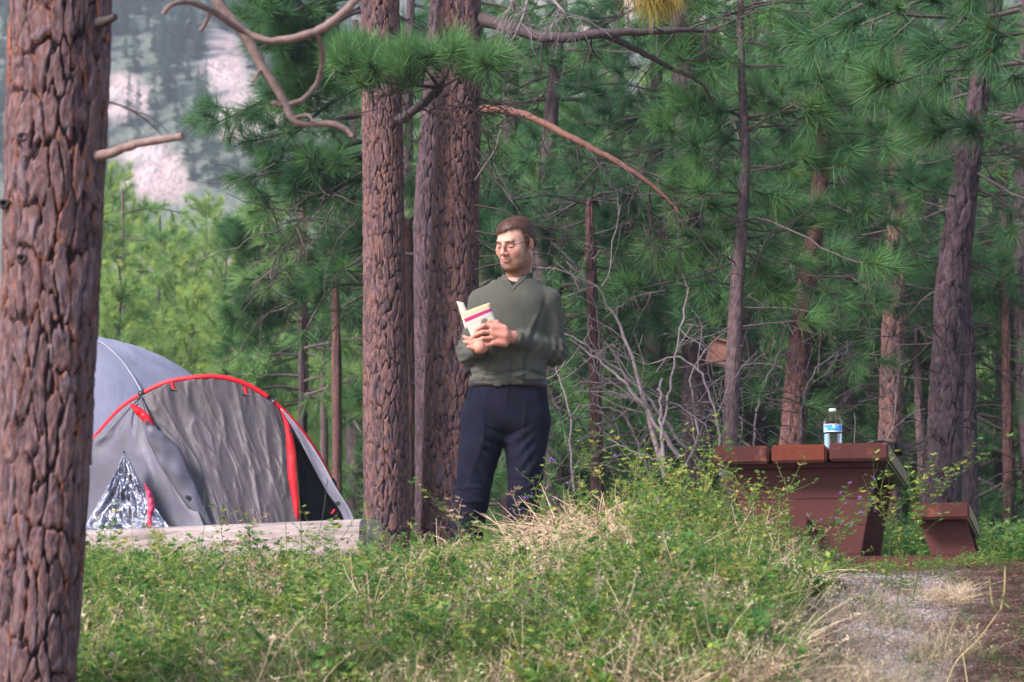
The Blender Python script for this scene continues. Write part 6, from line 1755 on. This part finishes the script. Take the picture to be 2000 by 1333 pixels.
# shoes
for c, nm in ((ANL, 'shoe'), (ANR, 'shoe')):
    shf = Field(c - np.array((.09, .24, .12)), c + np.array((.09, .14, .10)), .006)
    shf.cap(c + np.array((0, .05, -.045)), c + np.array((0, -.15, -.052)), .042, .036, .03); shf.cap(c + np.array((0, .02, -.04)), c + np.array((0, .01, .02)), .045, .05, .03)
    sl, P = shf.win(c - .4, c + .4); shf.f[sl] = np.maximum(shf.f[sl], (.0) - P[..., 2])
    qV, qQ = shf.mesh(); mk(nm, W_(qV), qQ, simple("shoe_leather", (.03, .022, .018), .5), man)
# shirt cuff glimpse / watch strap
d_ = unit(WRL - ELL); cc = WRL + (ELL - WRL) * .055
T = Tubes(); a_ = unit(np.cross(d_, (0, 0, 1.0))); b_ = np.cross(d_, a_)
T.tube([W_(cc + a_ * math.cos(t) * .0285 + b_ * math.sin(t) * .0285) for t in np.linspace(0, 6.283, 22)], .003, 6, False); T.build('watch_strap', M['black'], man)

# the booklet he is leafing through
def bookf(nt, b):
    tc = nt.nodes.new("ShaderNodeTexCoord"); uv = attr(nt, "uvw"); sx = nt.nodes.new("ShaderNodeSeparateXYZ"); nt.links.new(uv.outputs["Vector"], sx.inputs[0])
    r = ramp(nt, sx.outputs[1], [(0, (.52, .49, .42)), (.52, (.58, .55, .48)), (.545, (.38, .34, .30)), (.555, (.58, .55, .48)), (.66, (.58, .55, .48)), (.675, (.42, .02, .16)), (.79, (.50, .03, .12)), (.80, (.60, .54, .45)), (.93, (.62, .42, .22)), (.99, (.62, .34, .13))])
    n = noise(nt, 60, 3, .6, uv.outputs["Vector"]); n2 = ramp(nt, n.outputs[0], [(.3, (.85, .85, .85)), (.7, (1.05, 1.05, 1.05))])
    # a small dark printed picture low on the page
    c = mixc(nt, 1, r.outputs[0], n2.outputs[0], 'MULTIPLY')
    vm = N(nt, "ShaderNodeVectorMath", operation='DISTANCE'); nt.links.new(uv.outputs["Vector"], vm.inputs[0]); vm.inputs[1].default_value = (.62, .40, 0)
    d = ramp(nt, vm.outputs["Value"], [(.10, (1, 1, 1)), (.17, (0, 0, 0))]); c = mixc(nt, d.outputs[0], c, (.16, .13, .09))
    nt.links.new(c, b.inputs["Base Color"]); b.inputs["Roughness"].default_value = .4
M['cover'] = mat("booklet_cover", bookf)
M['page'] = simple("booklet_page", (.52, .46, .38), .7, vary=.06)
YBk = -.212
def page(name, c4, m, bulge=.006, th_=.0012, n=10):
    V, uvw = [], []
    for j in range(n):
        for i in range(n):
            u_, v_ = i / (n - 1), j / (n - 1); p = (c4[0] * (1 - u_) + c4[1] * u_) * (1 - v_) + (c4[3] * (1 - u_) + c4[2] * u_) * v_
            V.append(p + np.array((0, -1, 0)) * bulge * math.sin(math.pi * u_)); uvw.append((u_, 1 - v_, 0))
    q_ = [(j * n + i, (j + 1) * n + i, (j + 1) * n + i + 1, j * n + i + 1) for j in range(n - 1) for i in range(n - 1)]
    o = mk(name, W_(V), np.array(q_), m, bk, attrs={"uvw": (np.array(uvw), 'FLOAT_VECTOR')})
    s_ = o.modifiers.new("thickness", 'SOLIDIFY'); s_.thickness = th_; s_.offset = -1
    return o
bk = empty('booklet', W_(hp(935, 645, YBk)), 'cream folded booklet with a magenta band held open in both hands', 'booklet')
page('cover', [hp(903, 624, YBk - .002), hp(956, 606, YBk - .010), hp(974, 650, YBk + .006), hp(926, 680, YBk + .010)], M['cover'])
for k in range(4): page('page', [hp(904 + k, 623 - k * .5, YBk + .004 + .003 * k), hp(956 + k * .4, 605.5 - k * .6, YBk - .004 + .003 * k), hp(973, 650, YBk + .009 + .002 * k), hp(927, 679, YBk + .013 + .002 * k)], M['page'], .005)
page('back_cover', [hp(893, 600, YBk + .030), hp(907, 603, YBk + .025), hp(928, 650, YBk + .022), hp(910, 655, YBk + .030)], M['page'], .008)
# ------------------------------------------------------------------ plants of the bank
r = np.random.default_rng(21)
def bank_pts(n, px, Y, dens=None):
    a = r.uniform(*px, n); y = r.uniform(*Y, n); x = (a - 1000) / F * y / 1.0
    if dens is not None:
        k = dens(a, y, x) > r.random(n); a, y, x = a[k], y[k], x[k]
    return np.stack([x, y, ground_z(x, y)], -1), a
def rots(n, t=.12): return np.stack([r.normal(0, t, n), r.normal(0, t, n), r.uniform(0, 6.28, n)], -1)
gr = lambda a, y, x: 1 - sstep(1500, 1640, a + (13 - y) * 15 + 120 * (fbm(x * 2, y * 2, 9, 3) - .5))      # 1 on the weedy side
straw_area = lambda a, y: np.exp(-((a - 1120) / 150) ** 4 - ((y - 12.45) / .85) ** 4)
green = lambda x, y: fbm(x * 1.6, y * 1.1, 5.5, 4)
def green_d(a, y, x): return gr(a, y, x) * sstep(.40, .60, green(x, y)) * (1 - .75 * straw_area(a, y))
LOWFREE = ()
def put(name, lab, n, px, Y, dens, col, s, tint, tilt=.12, seed=1):
    P, a = bank_pts(n, px, Y, dens); m = len(P); yy = P[:, 1]
    lo = sstep(11.7, 12.4, yy) * (yy < 14); f = 1 - lo * np.where(a < 770, .72, np.where(a < 1060, .50, .1)); f = f * (1 if name not in LOWFREE else 1)
    o = scatter(name, P, rots(m, tilt), r.uniform(s[0], s[1], m) * f, np.clip(r.normal(tint[0], tint[1], m), 0, 1), col, seed=seed)
    return tag(o, lab, name.replace('_', ' '), kind='stuff')
put("weeds", "green and yellowing weeds growing all over the bank", 5000, (60, 1640), (9.0, 13.3), lambda a, y, x: gr(a, y, x) * (.12 + .88 * sstep(.42, .54, green(x, y) + .5 * (fbm(x * 6, y * 3, 8, 3) - .5))) * (1 - .93 * straw_area(a, y)), C_WEED, (.6, 1.25), (.5, .3), .22, 1)
put("clover", "low dark green clover mats on the bank", 3600, (60, 1600), (9.0, 13.4), lambda a, y, x: gr(a, y, x) * sstep(.44, .58, green(x, y)) * (1 - .95 * straw_area(a, y)), C_CLOV, (.6, 1.2), (.4, .22), .15, 2)
put("dry_grass", "dry straw-coloured grass between the weeds", 2300, (60, 1560), (9.0, 13.4), lambda a, y, x: gr(a, y, x) * (.25 + .75 * sstep(.56, .42, green(x, y))), C_STRAW, (.5, 1.25), (.55, .28), .35, 3)
put("straw", "heap of bleached straw at the top of the bank near the man", 700, (930, 1310), (12.0, 13.25), lambda a, y, x: np.clip(straw_area(a, y) * 1.6, 0, 1) * (fbm(x * 7, y * 4, 6, 3) > .42), C_STRAW, (.5, .85), (.8, .15), .85, 4)
put("grass", "thin green grass blades in the weeds", 1500, (60, 1640), (9.0, 13.4), lambda a, y, x: gr(a, y, x) * .8 * (1 - .9 * straw_area(a, y)), C_GRASS, (.5, 1.5), (.6, .25), .2, 5)
put("dry_weeds", "brown dried weed stalks on the bank", 900, (60, 1640), (9.0, 13.3), lambda a, y, x: gr(a, y, x) * .8, C_DRYW, (.6, 1.3), (.5, .28), .3, 6)
put("pale_grass", "wispy pale grass at the foot of the gravel shoulder", 120, (1380, 1960), (9.0, 11.0), lambda a, y, x: sstep(1380, 1560, a) * sstep(1950, 1800, a) * sstep(11.4, 9.9, y + 1.2 * (fbm(x * 3, y, 3, 3) - .5)) * .9, C_PALE, (.6, 1.2), (.45, .25), .25, 7)
put("pine_litter", "fallen brown pine needles on the gravel", 3800, (1560, 2080), (9.3, 14.9), lambda a, y, x: .12 + .88 * sstep(1790, 1960, a + 90 * (fbm(x * 3, y * 2, 1, 3) - .5)), C_LIT, (.6, 1.2), (.45, .25), .05, 8)
put("bank_litter", "brown dead stems and litter under the weeds", 2200, (60, 1640), (9.0, 13.4), lambda a, y, x: gr(a, y, x), C_LIT, (.8, 1.4), (.6, .25), .15, 9)
put("gravel", "small pale stones on the gravel shoulder", 9000, (1500, 2080), (9.3, 14.9), None, C_STONE, (.006, .026), (.5, .2), .4, 10)
put("tussock_grass", "small dry tussocks on the gravel slope", 60, (1780, 1900), (12.6, 13.1), lambda a, y, x: np.exp(-((a - 1850) / 35) ** 2), C_STRAW, (.45, .75), (.55, .2), .2, 11)
put("path_weeds", "sparse small weeds on the gravel", 130, (1560, 2050), (9.6, 14.6), None, C_CLOV, (.3, .8), (.4, .2), .2, 12)
put("crest_weeds", "low weeds along the crest of the gravel by the table", 150, (1560, 1960), (14.1, 14.6), None, C_WEED, (.25, .5), (.5, .25), .2, 13)
# weeds along the log, at the trunk feet and beyond the table
put("log_weeds", "weeds and grass growing against the log", 260, (140, 800), (12.9, 13.35), None, C_WEED, (.5, 1.1), (.5, .25), .15, 14)
put("meadow_weeds", "tall weeds in the clearing behind the table", 3600, (700, 2100), (17.2, 25), lambda a, y, x: np.where(a > 1560, 1, .55), C_WEED, (.9, 1.7), (.3, .2), .15, 15)
put("meadow_grass", "grass in the clearing behind the tent and table", 2800, (-50, 2100), (18.5, 30), None, C_GRASS, (1.2, 2.4), (.35, .25), .15, 16)
put("crest_growth", "bushy weeds on the mound between the man and the table", 250, (1150, 1500), (12.2, 13.3), lambda a, y, x: (np.exp(-((a - 1305) / 95) ** 2) + .1) * (fbm(x * 5, y * 3, 2, 3) > .45), C_WEED, (.7, 1.25), (.4, .28), .16, 17)

put("tall_weeds", "taller thin weeds standing out of the bank", 800, (130, 1600), (9.2, 13.2), lambda a, y, x: gr(a, y, x) * (1 - .9 * straw_area(a, y)), C_TALL, (.35, .95), (.55, .28), .14, 18)
put("mound_weeds", "tall tangled weeds on the mound left of the table", 260, (1060, 1560), (12.0, 13.3), lambda a, y, x: np.exp(-((a - 1310) / 125) ** 2) + .1, C_TALL, (.6, 1.3), (.55, .28), .16, 19)
put("broad_leaves", "bushy plants with broader green leaves low on the bank", 420, (200, 1640), (9.0, 12.6), lambda a, y, x: gr(a, y, x) * (fbm(x * 2.6, y * 1.8, 12, 3) > .52), C_BROAD, (.7, 1.3), (.5, .25), .2, 23)
# single plants that stand out
def single(name, label, cat, px, py_top, Y, seed, yellow=.2, flowers=0, lean=0.0, nbr=7, leafL=.021, mats=None, px_top=None, base_py=None):
    rr2 = np.random.default_rng(seed); b = at(px, 700, Y); gx = b[0]; gz = float(ground_z(gx, Y))
    if base_py is not None: gz = max(gz, float(at(px, base_py, Y)[2]))
    h = at(px, py_top, Y)[2] - gz
    V, T, FM, lv = weed_geo(rr2, h, nbr, leafL, yellow, flowers, .04)
    V = np.array(V); tt = V[:, 2] / max(V[:, 2].max(), .01)
    dx = ((px_top or px) - px) * mpp(Y); V[:, 0] += dx * tt ** 1.2; V[:, 2] *= h / max(V[:, 2].max(), .01)
    root = empty(name, (gx, Y, gz), label, cat)
    o = mk('stems_and_leaves', V + np.array((gx, Y, gz)), T, None, root, smooth=False, mats=mats or WM, fmat=FM, attrs={"lv": (np.array(lv) * 1.2 + .35, 'FLOAT')})
    return root
SP = [('weed', 'tall weed with small leaves rising against the left end of the table', 1395, 812, 13.0, 1, .35, 0, 1380),
      ('weed', 'yellowish weed just left of the table top corner', 1345, 880, 13.0, 2, .5, 0, 1362),
      ('flowering_weed', 'purple flowering weed in front of the table leg', 1600, 925, 13.6, 3, .1, 1, 1645),
      ('flowering_weed', 'small purple flowering weed reaching across the table leg boards', 1590, 950, 13.4, 14, .1, 1, 1690),
      ('weed', 'slender weed with a bare top in front of the left half of the table leg', 1530, 912, 13.3, 4, .3, 0, 1527),
      ('weed', 'leaning yellow-leaved weed between table and bench', 1712, 880, 12.2, 5, .55, 0, 1800),
      ('weed', 'tall green weed crossing in front of the bench end', 1745, 848, 12.6, 6, .2, 0, 1870),
      ('weed', 'tall spindly weed leaning right above the bench', 1775, 885, 12.9, 7, .2, 0, 1905),
      ('weed', 'thin tall weed with a pale leaf at its tip, right of the man', 1142, 822, 13.1, 8, .2, .6, 1165),
      ('flowering_weed', 'weed with purple flowers beside the man\'s right-hand leg', 1072, 895, 13.0, 9, .1, 1, 1080),
      ('weed', 'arching weed with tiny leaves in front of the man\'s nearer trouser leg', 935, 925, 13.0, 10, .3, 0, 872),
      ('weed', 'leafy weed standing against the log in front of the foil', 440, 985, 13.1, 12, .3, 0, 438),
      ('weed', 'weed sprig against the right end of the log', 640, 1010, 13.1, 13, .3, 0, 645)]
for (nm, lab, px, pt, Y, sd__, ye, fl, pxt) in SP: single(nm, lab, 'weed', px, pt, Y, sd__, ye, fl, px_top=pxt)
DM = [M['straw'], M['litter'], M['straw'], M['straw']]
single('dry_weed', 'dried brown curled weed in front of the man\'s legs', 'weed', 1012, 945, 12.95, 20, .6, 0, px_top=1022, mats=DM)
single('dry_weed', 'pale dried stalk beside the arching weed', 'weed', 915, 965, 12.9, 21, .6, 0, px_top=905, mats=DM)
single('dry_weed', 'tall pale dried weed rising over the log', 'weed', 505, 985, 12.4, 22, .6, 0, px_top=508, mats=DM)
def stalk(name, label, cat, pts, Y, r0, m, buds=True):
    root = empty(name, (at(pts[0][0], 700, Y)[0], Y, at(*pts[0], Y)[2]), label, cat); T = Tubes()
    P = smooth_path([at(a, b, Y - .02 * i) for i, (a, b) in enumerate(pts)], 24); T.tube(P, np.linspace(r0, r0 * .45, 24), 6, True, .9)
    return root, T, P
root, T, P = stalk('dry_stalk', 'long yellow bent stalk leaning across the lower right corner', 'stalk', [(1845, 1345), (1870, 1290), (1910, 1250), (1955, 1190)], 9.6, .0030, None)
T.tube(smooth_path([P[-1], at(1962, 1150, 9.5), at(1963, 1105, 9.5)], 8), np.linspace(.003, .0018, 8), 5, True, .5)
T.tube(smooth_path([P[-2], at(1938, 1180, 9.5), at(1932, 1125, 9.5)], 8), np.linspace(.0026, .0016, 8), 5, True, .5)
T.tube([P[10], at(1885, 1305, 9.5), at(1890, 1340, 9.5)], .0018, 5, True, .9)
M['stalk'] = simple("yellow_stalk", (.40, .32, .15), .6, vary=.25, scale=20)
T.build('stem', M['stalk'], root)
V, Tt, FM, lv = [], [], [], []
rr3 = np.random.default_rng(5)
for (a, b) in ((1960, 1160), (1935, 1150), (1950, 1185), (1966, 1175), (1930, 1165), (1975, 1190)):
    V, Tt, FM, lv = [], [], [], []
    p = at(a, b, 9.5); leaflet(V, Tt, FM, lv, p, unit(rr3.normal(size=3) + np.array((0, 0, 1.2))), rr3.normal(size=3), .035, .005, 1.2, 0)
    mk('leaf', V, Tt, None, root, smooth=False, mats=[M['grass_green']], fmat=FM, attrs={"lv": (lv, 'FLOAT')})

for i, (a, b, a2, b2, lab) in enumerate(((640, 1085, 700, 1000, 'single grass stem leaning right in front of the tent door'), (560, 1090, 545, 905, 'tall grass stem in front of the middle of the tent door'),
        (590, 1085, 572, 880, 'tall seeding grass stem near the red strip'), (610, 1090, 640, 940, 'grass stem crossing the dark tent opening'), (390, 1090, 400, 960, 'curved grass stem in front of the foil blanket'))):
    root, T, P = stalk('grass_stem', lab, 'grass', [(a, b), ((a + a2) / 2 + 4, (b + b2) / 2), (a2, b2)], 13.25, .0016, None)
    for k in range(14, 24): T.tube([P[k], P[k] + np.array((rr3.normal(0, .004), 0, .012))], .0012, 4, True, .8)
    T.build('stem', M['grass_green'], root)
# bleached straws lying over the crest
T = Tubes()
for i in range(560):
    a = r.normal(1130, 115); b = 1050; p = at(a, b, r.uniform(12.15, 13.0)); hp_ = .11 * math.exp(-((a - 1130) / 120) ** 2) * (.5 + fbm(a * .02, p[1] * 3, 0, 2)); p[2] = float(ground_z(p[0], p[1])) + .012 + hp_ * r.random() ** .5; an = r.normal(.15, .55)
    L = r.uniform(.08, .32); d = np.array((math.cos(an) * r.choice([-1, 1]), r.normal(0, .3), math.sin(an) * .7)); Pq = smooth_path([p, p + d * L * .5 + np.array((0, 0, r.normal(.01, .015))), p + d * L], 7)
    T.tube(Pq, np.linspace(.0022, .0012, 7), 4, True, .9)
M['straw_solid'] = simple("bleached_straw", (.60, .43, .27), .6, vary=.3, scale=8)
o = T.build('lying_straw', M['straw_solid']); tag(o, "loose bleached straws lying over the crest of the bank", "straw", kind='stuff')
